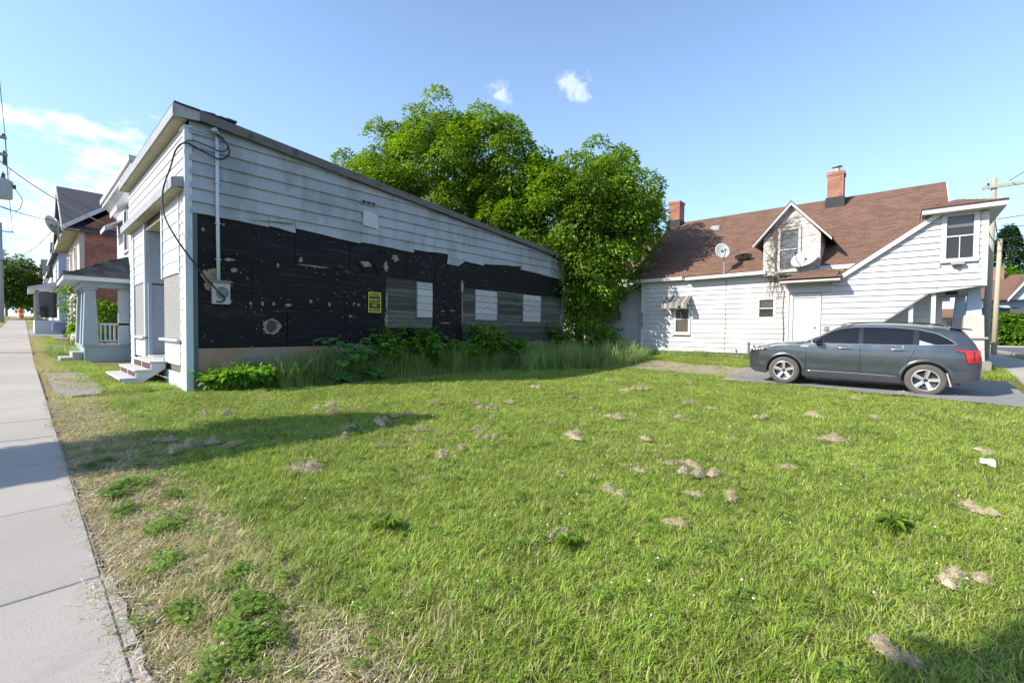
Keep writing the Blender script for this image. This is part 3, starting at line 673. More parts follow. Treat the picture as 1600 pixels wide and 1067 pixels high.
# entry steps in front
st = thing('entry_steps', (-14.8, 1.95, 0), 'small grey wooden steps with dark red risers at the boarded storefront', 'steps')
for i, (y0, z) in enumerate(((1.50,.19),(1.77,.37),(2.05,.56))):
    bevel(MB().box(-16.0, -13.48, y0-.03, y0+.29, z-.045, z).build('tread', MAT['steptread'], st), .008)
    MB().box(-15.94, -14.78, y0+.02, y0+.04, z-.18, z-.046).build('riser', MAT['stepriser'], st); MB().box(-14.70, -13.56, y0+.02, y0+.04, z-.18, z-.046).build('riser', MAT['stepriser'], st)
for x in (-13.56, -14.78, -16.0):
    MB().prism([(x,1.52,.0),(x,1.80,.0),(x,2.33,.38),(x,2.33,.51),(x,2.05,.51),(x,2.05,.33),(x,1.77,.33),(x,1.77,.15),(x,1.52,.15)], (.06,0,0)).build('stringer', MAT['trimblue'], st)
# electrical service on the side wall
sv = thing('electric_meter', (XB+.05, 2.95, 1.9), 'weathered grey electric meter box on the black tar-board wall below the conduit', 'meter')
bevel(MB().box(XB+.03, XB+.16, 2.80, 3.14, 1.92, 2.40).build('box', MAT['meter'], sv), .02)
MB().lathe([(.125,.0),(.125,.05),(.11,.09),(.07,.11),(.0,.115)], (XB+.16,2.97,2.18), 'x', 20).build('dial', MAT['glassclear'], sv, True)
MB().lathe([(.14,.0),(.14,.02),(.12,.03),(.12,.0)], (XB+.16,2.97,2.18), 'x', 20).build('ring', MAT['galv'], sv)
MB().hexa([(XB+.02,2.76,2.40),(XB+.2,2.76,2.40),(XB+.2,3.18,2.40),(XB+.02,3.18,2.40)], [(XB+.02,2.76,2.47),(XB+.2,2.76,2.42),(XB+.2,3.18,2.42),(XB+.02,3.18,2.47)]).build('hood', MAT['torn'], sv)
cdt = thing('service_conduit', (XB+.08, 2.92, 2.4), 'pale blue vertical conduit pipe running up the side wall from the meter', 'conduit')
MB().tube([(XB+.085,2.93,2.42),(XB+.085,2.92,4.0),(XB+.085,2.92,5.62)], .036, 10).build('pipe', MAT['conduit'], cdt, True)
MB().tube([(XB+.085,2.92,5.60),(XB+.10,2.91,5.72),(XB+.16,2.86,5.74),(XB+.2,2.82,5.68)], .055, 10).build('weatherhead', MAT['galv'], cdt, True)
for z in (2.9, 3.7, 4.6, 5.4): MB().box(XB+.03, XB+.128, 2.87, 2.97, z, z+.03).build('clamp', MAT['galv'], cdt)
def curve_pts(pts, n=8):
    pts = [Vector(p) for p in pts]; out_ = []
    q = [pts[0]*2-pts[1]]+pts+[pts[-1]*2-pts[-2]]
    for i in range(1, len(q)-2):
        for k in range(n):
            t = k/n; a, b_, c, d = q[i-1:i+3]
            out_.append(.5*((2*b_)+(c-a)*t+(2*a-5*b_+4*c-d)*t*t+(3*b_-a-3*c+d)*t**3))
    return out_+[pts[-1]]
cbl = MB().tube(curve_pts([(-11.36,2.88,5.66),(-11.33,3.08,5.5),(-11.33,3.12,5.28),(-11.33,2.95,5.12),(-11.36,2.65,5.2),(-11.40,2.35,5.3),(-11.58,2.22,5.18),(-11.80,2.16,4.85),(-11.95,2.05,4.35),(-11.80,2.04,3.8),(-11.52,2.18,3.3),(-11.36,2.45,2.8),(-11.36,2.72,2.42),(-11.33,2.9,2.2),(-11.33,3.02,2.05),(-11.33,2.95,1.97),(-11.35,2.86,1.98)]), .018, 6).build('service_cable', MAT['rubber'], None, True)
tag(cbl, 'thick black cable drooping round the building corner to the meter', 'cable')
cb2 = MB().tube(curve_pts([(-11.38,2.90,5.68),(-11.33,3.02,5.58),(-11.33,3.10,5.42),(-11.35,2.98,5.30),(-11.38,2.7,5.36),(-11.42,2.4,5.38),(-11.7,2.24,5.22)]), .012, 6).build('service_cable', MAT['rubber'], None, True)
tag(cb2, 'thin black cable loop under the weatherhead at the roof corner', 'cable')
cb3 = MB().tube([(-11.42,2.92,5.62),(-11.44,2.6,5.66),(-11.44,2.32,5.68),(-11.62,2.28,5.6)], .009, 5).build('service_cable', MAT['conduit'], None, True)
tag(cb3, 'short white wire stretched from the conduit top to the corner board', 'cable')
# warning sign
sg = thing('warning_sign', (XB+.03, 6.85, 1.88), 'yellow and black private property sign on the black wall', 'sign')
MB().box(XB+.024, XB+.030, 6.645, 7.055, 1.88, 2.47).build('plate', MAT['signblack'], sg)
fr = MB(); x0, x1 = XB+.0305, XB+.033
for a in ((6.645,6.672,1.88,2.47),(7.028,7.055,1.88,2.47),(6.672,7.028,2.443,2.47),(6.672,7.028,1.88,1.907),(6.672,7.028,2.165,2.180)): fr.box(x0, x1, *a[:2], *a[2:])
fr.build('border', MAT['signyellow'], sg)
def text(body, size, loc, rot, mat, parent, ext=.001, width=None, name='lettering'):
    cu = bpy.data.curves.new('lettering', 'FONT'); cu.body = body; cu.size = size; cu.align_x = 'CENTER'; cu.align_y = 'CENTER'; cu.extrude = ext; cu.offset = size*.012
    o = bpy.data.objects.new('lettering', cu); COL.objects.link(o); bpy.context.view_layer.update()
    me = bpy.data.meshes.new_from_object(o.evaluated_get(bpy.context.evaluated_depsgraph_get())); bpy.data.objects.remove(o)
    vs = np.array([v.co[:] for v in me.vertices]); w = np.ptp(vs[:,0]) if len(vs) else 1
    k = (width/w) if width else 1
    mt_ = Matrix.Translation(loc) @ rot.to_4x4() @ Matrix.Diagonal((k,1,1,1)); me.transform(mt_)
    return link(name, me, mat, parent)
rotX = Matrix(((0,0,1),(1,0,0),(0,1,0)))        # faces +x, reads along +y
for s_, sz, z, w in (('PRIVATE',.115,2.375,.32),('PROPERTY',.095,2.245,.32),('NO',.125,2.085,.16),('TRESPASSING',.085,1.965,.32)):
    text(s_, sz, (XB+.0315, 6.85, z), rotX, MAT['signyellow'], sg, .0008, w)

# ------------------------------------------------------------------ white house with brown roof
HY, SY = 19.5, 18.3
hs = thing('white_house', (-4, 22, 0), 'white sided house with brown shingle roof, dormer and enclosed outside stair', 'house')
EZ, RZ, EY, RY = 3.87, 7.46, 19.22, 24.3
sl_ = (RZ-EZ)/(RY-EY); vlen = math.hypot(RZ-EZ, RY-EY); RX0, RX1 = -9.75, 1.22
MB().box(-9.05, 1.0, HY+.03, 28.9, .50, EZ).build('wall_core', MAT['hside'], hs)
for x in (-9.05, .99):
    MB().prism([(x,HY+.04,EZ),(x,29.1,EZ),(x,24.3,RZ-.14)], (.012,0,0)).build('gable_wall', MAT['hside'], hs)
MB().box(-9.0, 1.0, HY+.06, 28.9, -.2, .50).build('foundation', MAT['found'], hs)
wins = [(-7.62,-6.84,1.30,2.49),(-4.28,-3.60,1.92,2.79)]
siding(hs, lambda a, z: (a, HY, z), -9.02, -3.05, .56, 3.80, .2, MAT['hside'], nf, openings=wins, t0=.045, maxlen=4.5)
siding(hs, lambda a, z: (a, HY, z), -1.9, .95, 2.5, 3.80, .2, MAT['hside'], nf, t0=.045)
bevel(MB().box(-9.16, -9.0, HY-.04, HY+.1, .5, 3.86).build('corner_board', MAT['htrim'], hs), .008)
MB().box(-8.5, -6.9, HY-.03, HY+.02, .53, .64).build('trim_board', MAT['greywall'], hs)
window(hs, 'y', HY, -7.50, -6.96, 1.40, 2.40, -1, .10, .56, mat_g=MAT['glassclear'], blind=MAT['blind'], blind_z=(1.4,2.4))
window(hs, 'y', HY, -4.18, -3.70, 2.02, 2.69, -1, .10, .5, mat_g=MAT['glassclear'], blind=MAT['blind'], blind_z=(2.34,2.69), sill=False)
# awning over the near window: each strip its own
aw = MB().tube([(-8.0,HY-.62,2.40),(-8.0,HY-.02,2.55)], .012, 6).tube([(-6.82,HY-.5,2.42),(-6.82,HY-.02,2.55)], .012, 6).build('awning', MAT['galv'], hs)
for k in range(9):
    a = -7.98+k*.13; dy = .62 if k > 2 else .55
    q = [(a,HY-.03,2.98+.0),(a+.12,HY-.03,2.98),(a+.12,HY-dy,2.60),(a,HY-dy,2.60),(a,HY-dy-.01,2.42),(a+.12,HY-dy-.01,2.42)]
    if k == 6: q[4], q[5] = (a,HY-dy-.01,2.52), (a+.12,HY-dy-.01,2.55)
    z = .012*(k % 2)
    mb = MB(); top = [(x, y, zz+z) for x, y, zz in q]; bot = [(x, y+.004, zz+z-.008) for x, y, zz in q]
    mb.add(top+bot, [(0,3,2,1),(3,4,5,2),(6,7,8,9),(9,8,11,10),(0,6,9,3),(1,2,8,7),(3,9,10,4),(2,5,11,8)]); mb.build('awning_strip', MAT['awning' if k % 2 else 'awningdark'], aw)
# roof slabs, fascia, shingles
rh = MB().prism([(RX0,EY,EZ-.06),(RX0,RY,RZ-.06),(RX0,29.4,EZ-.06),(RX0,29.4,EZ-.16),(RX0,RY,RZ-.2),(RX0,EY,EZ-.16)], (RX1-RX0,0,0)).build('roof', MAT['shingle'], hs)
DX0, DX1 = -4.02, -2.20                       # dormer
VV = Vector((0, RY-EY, RZ-EZ)).normalized(); NN = Vector((0,-(RZ-EZ), RY-EY)).normalized()
dk = lambda u, v: not (DX0+.05 < RX0+u < DX1-.05 and v*VV.z+EZ < 6.05 - abs(RX0+u-(DX0+DX1)/2)*1.25)
sh = shingles(rh, (RX0, EY-.03, EZ-.055), (1,0,0), VV, NN, RX1-RX0, vlen, MAT['shingle'], keep=dk)
mb = MB()
for i in range(36):
    x = RX0+i*.305
    if x > RX1-.1: break
    mb.add([(x,RY-.13,RZ-.12),(x+.3,RY-.13,RZ-.12),(x+.3,RY,RZ-.03),(x,RY,RZ-.03),(x+.3,RY+.13,RZ-.12),(x,RY+.13,RZ-.12)], [(0,1,2,3),(3,2,4,5)])
tag(mb.build('ridge_caps', MAT['shingle'], rh), kind='stuff')
MB().box(-9.62, -7.15, EY-.05, EY-.02, EZ-.20, EZ-.06).build('fascia', MAT['htrim'], rh)
MB().hexa([(-6.98,EY-.14,EZ-.24),(DX0+.1,EY-.14,EZ-.20),(DX0+.1,EY,EZ-.20),(-6.98,EY,EZ-.24)], [(-6.98,EY-.14,EZ-.12),(DX0+.1,EY-.14,EZ-.07),(DX0+.1,EY,EZ-.07),(-6.98,EY,EZ-.12)]).build('gutter', MAT['htrim'], rh)
MB().box(DX1-.05, .9, EY-.05, EY-.02, EZ-.20, EZ-.05).build('fascia', MAT['htrim'], rh)
MB().box(-9.6, .95, EY-.015, HY+.02, EZ-.19, EZ-.165).build('soffit', MAT['htrim'], rh)
for x0, x1 in ((RX0-.03, RX0), (RX1, RX1+.03)):
    MB().prism([(x0,EY,EZ-.2),(x0,RY,RZ-.22),(x0,29.4,EZ-.2),(x0,29.4,EZ-.05),(x0,RY,RZ-.05),(x0,EY,EZ-.05)], (x1-x0,0,0)).build('rake_board', MAT['htrim'], rh)
v_ = MB().hexa([(-7.25,22.9,6.46),(-6.75,22.9,6.46),(-6.75,23.25,6.70),(-7.25,23.25,6.70)], [(-7.2,22.9,6.56),(-6.8,22.9,6.56),(-6.8,23.15,6.74),(-7.2,23.15,6.74)]).build('roof_vent', MAT['fasciagrey'], rh)
def chimney(x0, x1, y0, y1, z0, z1, cap=False):
    c = MB().box(x0, x1, y0, y1, z0, z1-.14).box(x0-.03, x1+.03, y0-.03, y1+.03, z1-.138, z1).build('chimney', MAT['chimbrick'], rh)
    MB().box(x0-.05, x1+.05, y0-.06, y1+.05, z0, z0+.52).build('flashing', MAT['rooftar'], c)
    if cap:
        MB().tube([(x0+.3,(y0+y1)/2,z1),(x0+.3,(y0+y1)/2,z1+.2)], .12, 12).build('flue', MAT['galv'], c); MB().lathe([(.0,.33),(.19,.30),(.19,.27),(.0,.28)], (x0+.3,(y0+y1)/2,z1), 'z', 12).build('cap', MAT['galv'], c)
        for k in range(4): MB().box(x0+.3+.1*math.cos(k*1.57+.7)-.01, x0+.3+.1*math.cos(k*1.57+.7)+.01, (y0+y1)/2+.1*math.sin(k*1.57+.7)-.01, (y0+y1)/2+.1*math.sin(k*1.57+.7)+.01, z1+.2, z1+.28).build('cap_leg', MAT['galv'], c)
chimney(-9.72, -9.12, 23.9, 24.6, 7.0, 8.56)
chimney(-2.52, -1.95, 23.55, 24.2, 6.80, 8.42, True)
# dormer in the wall plane
DM = (DX0+DX1)/2; DE, DP = 5.02, 6.16; WY = HY; HY = 19.17
dm = MB().prism([(DX0,HY+.02,3.60),(DX1,HY+.02,3.60),(DX1,HY+.02,DE),(DM,HY+.02,DP-.05),(DX0,HY+.02,DE)], (0,2.9,0)).build('dormer', MAT['hold'], hs)
siding(dm, lambda a, z: (a, HY+.0, z), lambda z: DX0 if z < DE else DX0+(z-DE)/(DP-DE)*(DM-DX0), lambda z: DX1 if z < DE else DX1-(z-DE)/(DP-DE)*(DX1-DM), 3.60, 6.08, .14, MAT['hold'], nf, openings=[(-3.55,-2.78,3.7,5.35)], t0=.014)
window(dm, 'y', HY-.01, -3.45, -2.88, 3.80, 5.25, -1, .09, .50, mat_f=MAT['hold'], mat_g=MAT['glassclear'], blind=MAT['blindw'])
for sx in (-1, 1):
    ex = DM+sx*(DX1-DM+.34); ez = DE-.30
    poly = [(DM,HY-.22,DP+.12),(ex,HY-.22,ez+.09),(ex,HY-.22,ez-.02),(DM,HY-.22,DP-.02)]
    MB().prism(poly, (0,.03,0)).build('rake_board', MAT['htrim'], dm)
    sp = Vector((ex-DM,0,ez-DP-.02)); yb = lambda z: EY+(z-EZ)/sl_
    P = [(DM,HY-.23,DP+.14),(ex,HY-.23,ez+.10),(ex,yb(ez+.10)+.1,ez+.10),(DM,yb(DP+.14)+.1,DP+.14)]
    MB().prism(P, (0,0,-.05)).build('dormer_roof', MAT['shingle'], dm)
    U = Vector((0,1,0)); V = (Vector(P[0])-Vector(P[1])).normalized(); Nm = V.cross(U) if sx < 0 else U.cross(V)
    if Nm.z < 0: Nm = -Nm
    shingles(dm, P[1], U, V, Nm, 2.9, (Vector(P[0])-Vector(P[1])).length, MAT['shingle'], keep=lambda u, v, V=V, P=P: HY-.23+u < EY+(P[1][2]+v*V.z-EZ)/sl_+.1)
    MB().prism([(DM,HY-.19,DP-.01),(ex,HY-.19,ez+.0),(ex,HY+.0,ez+.0),(DM,HY+.0,DP-.01)], (0,0,-.015)).build('soffit', MAT['htrim'], dm)
HY = WY
# enclosed outside stair on the right, standing proud of the wall
Lt = lambda z: -3.02 if z < 3.15 else -1.67+(z-3.15)/.747
Rt = lambda z: (-.47+(z-1.74)/.845) if z < 2.815 else 1.80
stair = MB().prism([(-3.0,SY+.03,.5),(-1.92,SY+.03,.5),(.80,SY+.03,2.84),(1.78,SY+.03,2.84),(1.78,SY+.03,4.95),(.78,SY+.03,4.95),(-1.64,SY+.03,3.12),(-3.0,SY+.03,3.12)], (0, 1.2, 0)).build('stair_enclosure', MAT['hside'], hs)
siding(stair, lambda a, z: (a, SY, z), Lt, Rt, .58, 2.815, .186, MAT['hside'], nf, openings=[(-2.98,-2.02,.5,2.80)], t0=.045)
siding(stair, lambda a, z: (a, SY, z), Lt, Rt, 2.815, 4.92, .19, MAT['hside'], nf, openings=[(.86,1.66,3.52,5.0)], t0=.045)
bevel(MB().box(1.70, 1.83, SY-.03, SY+.1, 2.80, 4.93).build('corner_board', MAT['htrim'], stair), .006)
bevel(MB().box(-3.06, -2.98, SY-.03, SY+.1, .5, 3.14).build('corner_board', MAT['htrim'], stair), .006)
window(stair, 'y', SY-.01, .98, 1.53, 3.64, 4.88, -1, .12, .52, mat_g=MAT['glassclear'], blind=MAT['blindw'], blind_z=(4.55,4.88), mull=True, sill=False)
ac = bevel(MB().box(1.08, 1.36, SY-.20, SY-.03, 3.44, 3.53).build('window_bracket', MAT['fasciagrey'], stair), .01); MB().box(1.18,1.25,SY-.17,SY-.1,3.36,3.44).build('bracket_foot', MAT['rooftar'], ac)
siding(stair, lambda a, z: (1.80, a, z), SY, 19.9, 2.82, 4.92, .19, MAT['hside'], (1,0,0), t0=.045)
MB().box(.95, 1.79, HY+.02, 22.6, 2.84, 3.80).build('porch_beam', MAT['htrim'], stair)
# diagonal roof edge, upper hip roof, little roof over the door
MB().prism([(-1.74,SY-.16,3.02),(-1.74,SY-.16,3.18),(.86,SY-.16,5.12),(.98,SY-.16,5.02)], (0,.03,0)).build('rake_board', MAT['htrim'], stair)
MB().prism([(-1.78,SY-.17,3.17),(-1.74,SY-.17,3.23),(.80,SY-.17,5.13),(.86,SY-.17,5.09)], (0,1.4,0)).build('stair_roof', MAT['shingle'], stair)
MB().prism([(-1.72,SY-.13,3.04),(.9,SY-.13,4.99),(.9,SY+.02,4.99),(-1.72,SY+.02,3.04)], (0,0,-.02)).build('soffit', MAT['htrim'], stair)
up_ = MB().hexa([(.42,17.88,4.96),(2.12,17.88,4.96),(2.12,21.0,4.96),(.42,21.0,4.96)], [(.42,17.88,5.10),(2.12,17.88,5.10),(2.12,21.0,5.10),(.42,21.0,5.10)]).build('upper_roof', MAT['htrim'], stair)
MB().add([(.40,17.85,5.103),(2.15,17.85,5.103),(2.15,21.0,5.103),(.40,21.0,5.103),(1.2,18.9,5.50),(1.2,20.6,5.50)], [(0,1,4),(1,2,5,4),(2,3,5),(3,0,4,5),(0,3,2,1)]).build('hip_roof', MAT['shingle'], up_)
hv = Vector((0,1.05,.40)); hv.normalize()
shingles(up_, (.40,17.83,5.108), (1,0,0), hv, (0,-.36,.93), 1.75, 1.12, MAT['shingle'], keep=lambda u, v: .8*v/1.12 < u < 1.75-.95*v/1.12)
MB().box(-3.18, -1.48, 17.66, 17.70, 3.14, 3.25).build('fascia', MAT['htrim'], stair)
dr_ = MB().add([(-3.18,17.66,3.25),(-1.48,17.66,3.25),(-1.48,HY,3.32),(-3.18,HY,3.25),(-2.4,18.6,3.62),(-1.5,18.6,3.55),(-3.18,17.66,3.2),(-1.48,17.66,3.2),(-1.48,HY,3.2),(-3.18,HY,3.2)], [(0,1,5,4),(0,4,3),(3,4,5,2),(6,9,8,7),(0,6,7,1),(1,7,8,2),(2,8,9,3),(3,9,6,0),(1,2,5)]).build('door_roof', MAT['shingle'], stair)
shingles(dr_, (-3.18,17.64,3.254), (1,0,0), (0,.94,.37), (0,-.36,.93), 1.62, 1.0, MAT['shingle'], keep=lambda u, v: .78*v < u < 1.62-.1*v)
shingles(dr_, (-2.25,18.2,3.46), (1,0,0), (0,.94,.30), (0,-.3,.95), .80, .5, MAT['moss'], keep=lambda u, v: u > .1)
MB().box(-3.16, -1.5, 17.71, SY, 3.13, 3.15).build('soffit', MAT['soffit'], stair)
MB().box(-3.0, -1.66, SY-.03, SY+.01, 2.86, 3.13).build('trim_board', MAT['greywall'], stair)
d_ = bevel(MB().box(-2.86, -2.16, SY-.005, SY+.04, .62, 2.64).build('door', MAT['hdoor'], stair), .006)
for z0, z1 in ((.8,1.3),(1.45,1.95),(2.05,2.5)):
    for x0 in (-2.76, -2.48): MB().box(x0, x0+.22, SY-.012, SY-.003, z0, z1).build('door_panel', MAT['hdoor'], d_)
MB().lathe([(.0,-.06),(.03,-.055),(.03,-.025),(.013,-.02),(.013,0)], (-2.22,SY-.005,1.62), 'y', 10).build('door_knob', MAT['galv'], d_)
MB().lathe([(.0,-.02),(.022,-.02),(.022,0)], (-2.22,SY-.005,1.78), 'y', 10).build('lock', MAT['galv'], d_)
fr = MB()
for q in ((-2.97,-2.86,.6,2.75),(-2.16,-2.04,.6,2.75),(-2.86,-2.16,2.64,2.75)): fr.box(q[0], q[1], SY-.04, SY+.03, q[2], q[3])
fr.build('door_frame', MAT['htrim'], stair)
bevel(MB().box(-2.02+.07, -1.80, SY-.07, SY-.017, 1.50, 1.64).build('letter_box', MAT['fasciagrey'], stair), .01)
rotF = Matrix(((1,0,0),(0,0,-1),(0,1,0)))
text('8 4', .10, (-1.86, SY-.026, 2.50), rotF, MAT['fasciagrey'], stair, .003)
MB().tube([(-3.0,SY-.05,.6),(-3.0,SY-.05,3.1)], .03, 8).build('downpipe', MAT['htrim'], stair)
# soffit board under the stair flight and open porch at the corner
MB().prism([(-1.9,SY-.02,.48),(.82,SY-.02,2.78),(.86,SY-.02,2.84),(-1.9,SY-.02,.55)], (0,.05,0)).build('trim_board', MAT['fasciagrey'], stair)
pc = MB().box(.80, 1.80, SY+.06, 23.5, 2.80, 2.838).build('porch_ceiling', MAT['ceilpaint'], stair)
bevel(MB().box(1.1,1.4,20.2,20.4,2.70,2.80).build('ceiling_lamp', MAT['dishdark'], pc), .03)
MB().box(.70, .80, SY+.08, SY+.18, .5, 2.80).build('porch_post', MAT['htrim'], stair); MB().box(.20, .30, SY+.10, SY+.2, .4, 2.34).build('porch_post', MAT['htrim'], stair)
siding(stair, lambda a, z: (a, HY-.1, z), -1.6, .78, .56, 2.80, .2, MAT['greywall'], nf, t0=.045)
MB().box(.82, 2.0, SY+.2, 24, .2, .62).build('porch_floor', MAT['found'], stair)
def taper(mb, cx, cy, w0, w1, z0, z1):
    return mb.hexa([(cx-w0,cy-w0,z0),(cx+w0,cy-w0,z0),(cx+w0,cy+w0,z0),(cx-w0,cy+w0,z0)], [(cx-w1,cy-w1,z1),(cx+w1,cy-w1,z1),(cx+w1,cy+w1,z1),(cx-w1,cy+w1,z1)])
for cy in (19.2, 23.2):
    pb = bevel(taper(MB(), 1.66, cy, .26, .21, .3, 1.98).build('pillar_base', MAT['stonepink'], stair), .01); MB().box(1.36,1.96,cy-.3,cy+.3,1.28,1.33).build('ledge', MAT['fasciagrey'], pb)
    bevel(taper(MB(), 1.66, cy, .17, .13, 1.98, 2.80).build('pillar', MAT['greyblue'], stair), .008)
# left lean-to
an = MB().prism([(-12.4,20.05,.3),(-9.1,20.05,.3),(-9.1,20.05,3.66),(-12.4,20.05,2.5)], (0,4,0)).build('lean_to', MAT['hside'], hs)
siding(an, lambda a, z: (a, 20.0, z), lambda z: -12.4 if z < 2.5 else -12.4+(z-2.5)/1.16*3.3, -9.12, .5, 3.62, .2, MAT['hside'], nf, openings=[(-11.95,-11.25,1.0,1.9)], t0=.045)
window(an, 'y', 19.99, -11.85, -11.35, 1.12, 1.75, -1, .08, 0, sill=False)
MB().prism([(-12.6,19.75,2.42),(-9.05,19.75,3.72),(-9.05,19.75,3.86),(-12.6,19.75,2.56)], (0,.03,0)).build('rake_board', MAT['htrim'], an)
MB().prism([(-12.62,19.74,2.58),(-9.1,19.74,3.87),(-9.1,19.74,3.92),(-12.62,19.74,2.63)], (0,4.5,0)).build('roof', MAT['shingle'], an)
MB().box(-9.16,-9.04,HY-.05,HY-.04,1.55,2.30).build('shutter', MAT['fasciagrey'], hs)
for (x, h) in ((-4.55,.42),(-4.35,.30),(-5.0,.1)):
    MB().tube([(x,HY-.08,.62),(x,HY-.08,.62+h)], .035, 8).build('pipe_stub', MAT['galv'], hs)
# dormer vine
HY = 19.17
vn = thing('dead_vine', (-3.75, HY-.03, .5), 'bare brown vine climbing the wall to the dormer gable', 'vine')
mb = MB(); pts = curve_pts([(-3.12,SY-.06,.9),(-3.12,SY-.06,1.6),(-3.16,SY-.05,2.2),(-3.12,SY-.05,2.9)], 4); mb.tube(pts, .03, 5, .02)
mb.tube(curve_pts([(-3.32,HY-.05,3.0),(-3.5,HY-.05,3.6),(-3.62,HY-.05,4.1),(-3.58,HY-.05,4.7),(-3.66,HY-.05,5.2),(-3.5,HY-.05,5.5)], 5), .035, 5, .015)
for i in range(130):
    x, z = random.choice([(-3.6,4.2),(-3.6,4.8),(-3.65,5.2),(-3.5,5.4),(-3.55,3.6),(-3.4,5.5)]); a = random.uniform(0, 6.28); pts = [Vector((x, HY-.04, z))]
    for k in range(6):
        a += random.uniform(-.7,.7); q = pts[-1]+Vector((math.cos(a)*.12, 0, math.sin(a)*.12+.01)); q.y = HY-.035-random.uniform(0,.03)
        if q.x < DX0+.03 or q.x > DX1-.05 or q.z > 6.1-abs(q.x-DM)*1.2 or q.z < 3.35: break
        pts.append(q)
    if len(pts) > 2: mb.tube(pts, .012, 4, .004)
for i in range(26):
    x = random.uniform(-4.0,-3.2); pts = [Vector((x, 19.45, 3.62))]
    for k in range(8): pts.append(pts[-1]+Vector((random.uniform(-.06,.06),0,-.12)))
    mb.tube(pts, .006, 3, .003)
mb.build('stems', MAT['vine'], vn)
HY = 19.5
# dishes
def dish(name, loc, rx, rz_, tilt, az, label, mast=None, mat='dish', cat='satellite dish'):
    o = thing(name, loc, label, cat, 'satellite dishes')
    c = Vector(loc); rot = Matrix.Rotation(az, 3, 'Z') @ Matrix.Rotation(tilt, 3, 'X')
    mb = MB(); P = []
    for i in range(7):
        r_ = i/6; P.append([tuple(c+rot @ Vector((rx*r_*math.cos(a), .10*rx*2*(r_*r_-1)*-1, rz_*r_*math.sin(a)))) for a in [2*math.pi*k/28 for k in range(29)]])
    d = mb.grid(P).build('reflector', MAT[mat], o, True); sm = d.modifiers.new('solid', 'SOLIDIFY'); sm.thickness = .012
    e = c+rot @ Vector((0,-.62*rx*1.6,-.1)); MB().tube([c+rot @ Vector((0,0,-rz_*.95)), c+rot @ Vector((0,-.5*rx,-rz_*.8)), e], .014, 6).build('feed_arm', MAT['dishdark'], o)
    MB().tube([e, e+rot @ Vector((0,.09,.03))], .03, 8).build('receiver', MAT['dishdark'], o)
    MB().tube([c+rot @ Vector((0,.12*rx+.12,0)), c+rot @ Vector((0,.12*rx,0))], .05, 8).build('mount', MAT['dishdark'], o)
    if mast: MB().tube([c+rot @ Vector((0,.22,0))]+list(mast), .022, 8).build('mast', MAT['galv'], o)
    return o
dish('satellite_dish', (-5.45, EY-.25, 4.72), .29, .33, R(-18), R(38), 'light grey satellite dish on a thin mast at the brown roof eave', [(-5.42,EY-.12,4.35),(-5.42,EY-.13,3.7)])
tag(MB().tube(curve_pts([(-5.42,EY-.13,3.9),(-5.43,HY-.06,3.4),(-5.44,HY-.04,2.0),(-5.44,HY-.04,.65)]), .010, 5).build('dish_cable', MAT['torn']), 'thin brownish cable running down the white wall from the dish mast', 'cable')
dish('satellite_dish', (-2.62, HY-.80, 4.10), .50, .36, R(-30), R(-28), 'large tilted grey satellite dish beside the dormer window', [(-2.55,HY-.5,4.0),(-2.55,HY-.34,3.95)])
od = dish('satellite_dish', (-4.92, 19.9, 4.55), .33, .28, R(70), R(30), 'fallen dark satellite dish lying flat on the brown roof', [(-4.9,20.0,4.6),(-4.88,20.1,4.40)], 'fasciagrey')

# ------------------------------------------------------------------ car
def interp(tab):
    xs_, ys_ = zip(*tab); return lambda x: float(np.interp(x, xs_, ys_))
CARX, CARY, CARZ = -3.26, 14.71, .0
car = thing('parked_car', (CARX, CARY, CARZ+g(-1,14.7)+.03), 'dark grey sport utility car parked on the driveway before the white house', 'car')
car.rotation_euler = (0, R(.9), R(-.6))
def cbuild(mb, name, mat, parent=car, smooth=True):
    me = bpy.data.meshes.new(name); me.from_pydata(mb.v, [], mb.f); me.update()
    if smooth: me.polygons.foreach_set('use_smooth', [True]*len(me.polygons))
    me.materials.append(mat); o = bpy.data.objects.new(name, me); COL.objects.link(o); o.parent = parent; return o
WX0, WX1, WZ, WR = .93, 3.735, .365, .366
Pl = interp([(0,.60),(.04,.72),(.12,.80),(.3,.875),(.6,.925),(1.0,.948),(2.4,.95),(3.8,.95),(4.2,.93),(4.42,.885),(4.55,.82),(4.62,.72),(4.64,.62)])
qz = interp([(.2,.90),(.32,.955),(.45,.985),(.60,.985),(.72,1.0),(.95,.997),(1.06,.985),(1.14,.955),(1.20,.935),(1.35,.865),(1.5,.79),(1.6,.725),(1.72,.62)])
tops = interp([(0,.70),(.03,.82),(.08,.92),(.18,.985),(.35,1.05),(.6,1.10),(.9,1.15),(1.2,1.185),(1.36,1.205),(1.5,1.27),(1.75,1.42),(2.0,1.555),(2.15,1.615),(2.35,1.655),(2.7,1.68),(3.1,1.683),(3.5,1.672),(3.9,1.64),(4.15,1.60),(4.30,1.56),(4.38,1.46),(4.50,1.27),(4.56,1.14),(4.60,1.02),(4.625,.88),(4.64,.72)])
crown = interp([(0,.0),(.1,.05),(.4,.07),(1.2,.07),(1.6,.10),(2.2,.12),(3.6,.12),(4.2,.10),(4.5,.06),(4.64,.0)])
bots = interp([(0,.52),(.05,.36),(.2,.27),(.5,.25),(1.3,.255),(3.2,.265),(4.15,.33),(4.4,.37),(4.55,.42),(4.62,.48),(4.64,.55)])
def arch(x):
    z = bots(x)
    for w in (WX0, WX1):
        dx = abs(x-w)
        if dx < .415: z = max(z, WZ+math.sqrt(.415**2-dx*dx))
    return z
def sidey(x, z): return Pl(x)*qz(z)
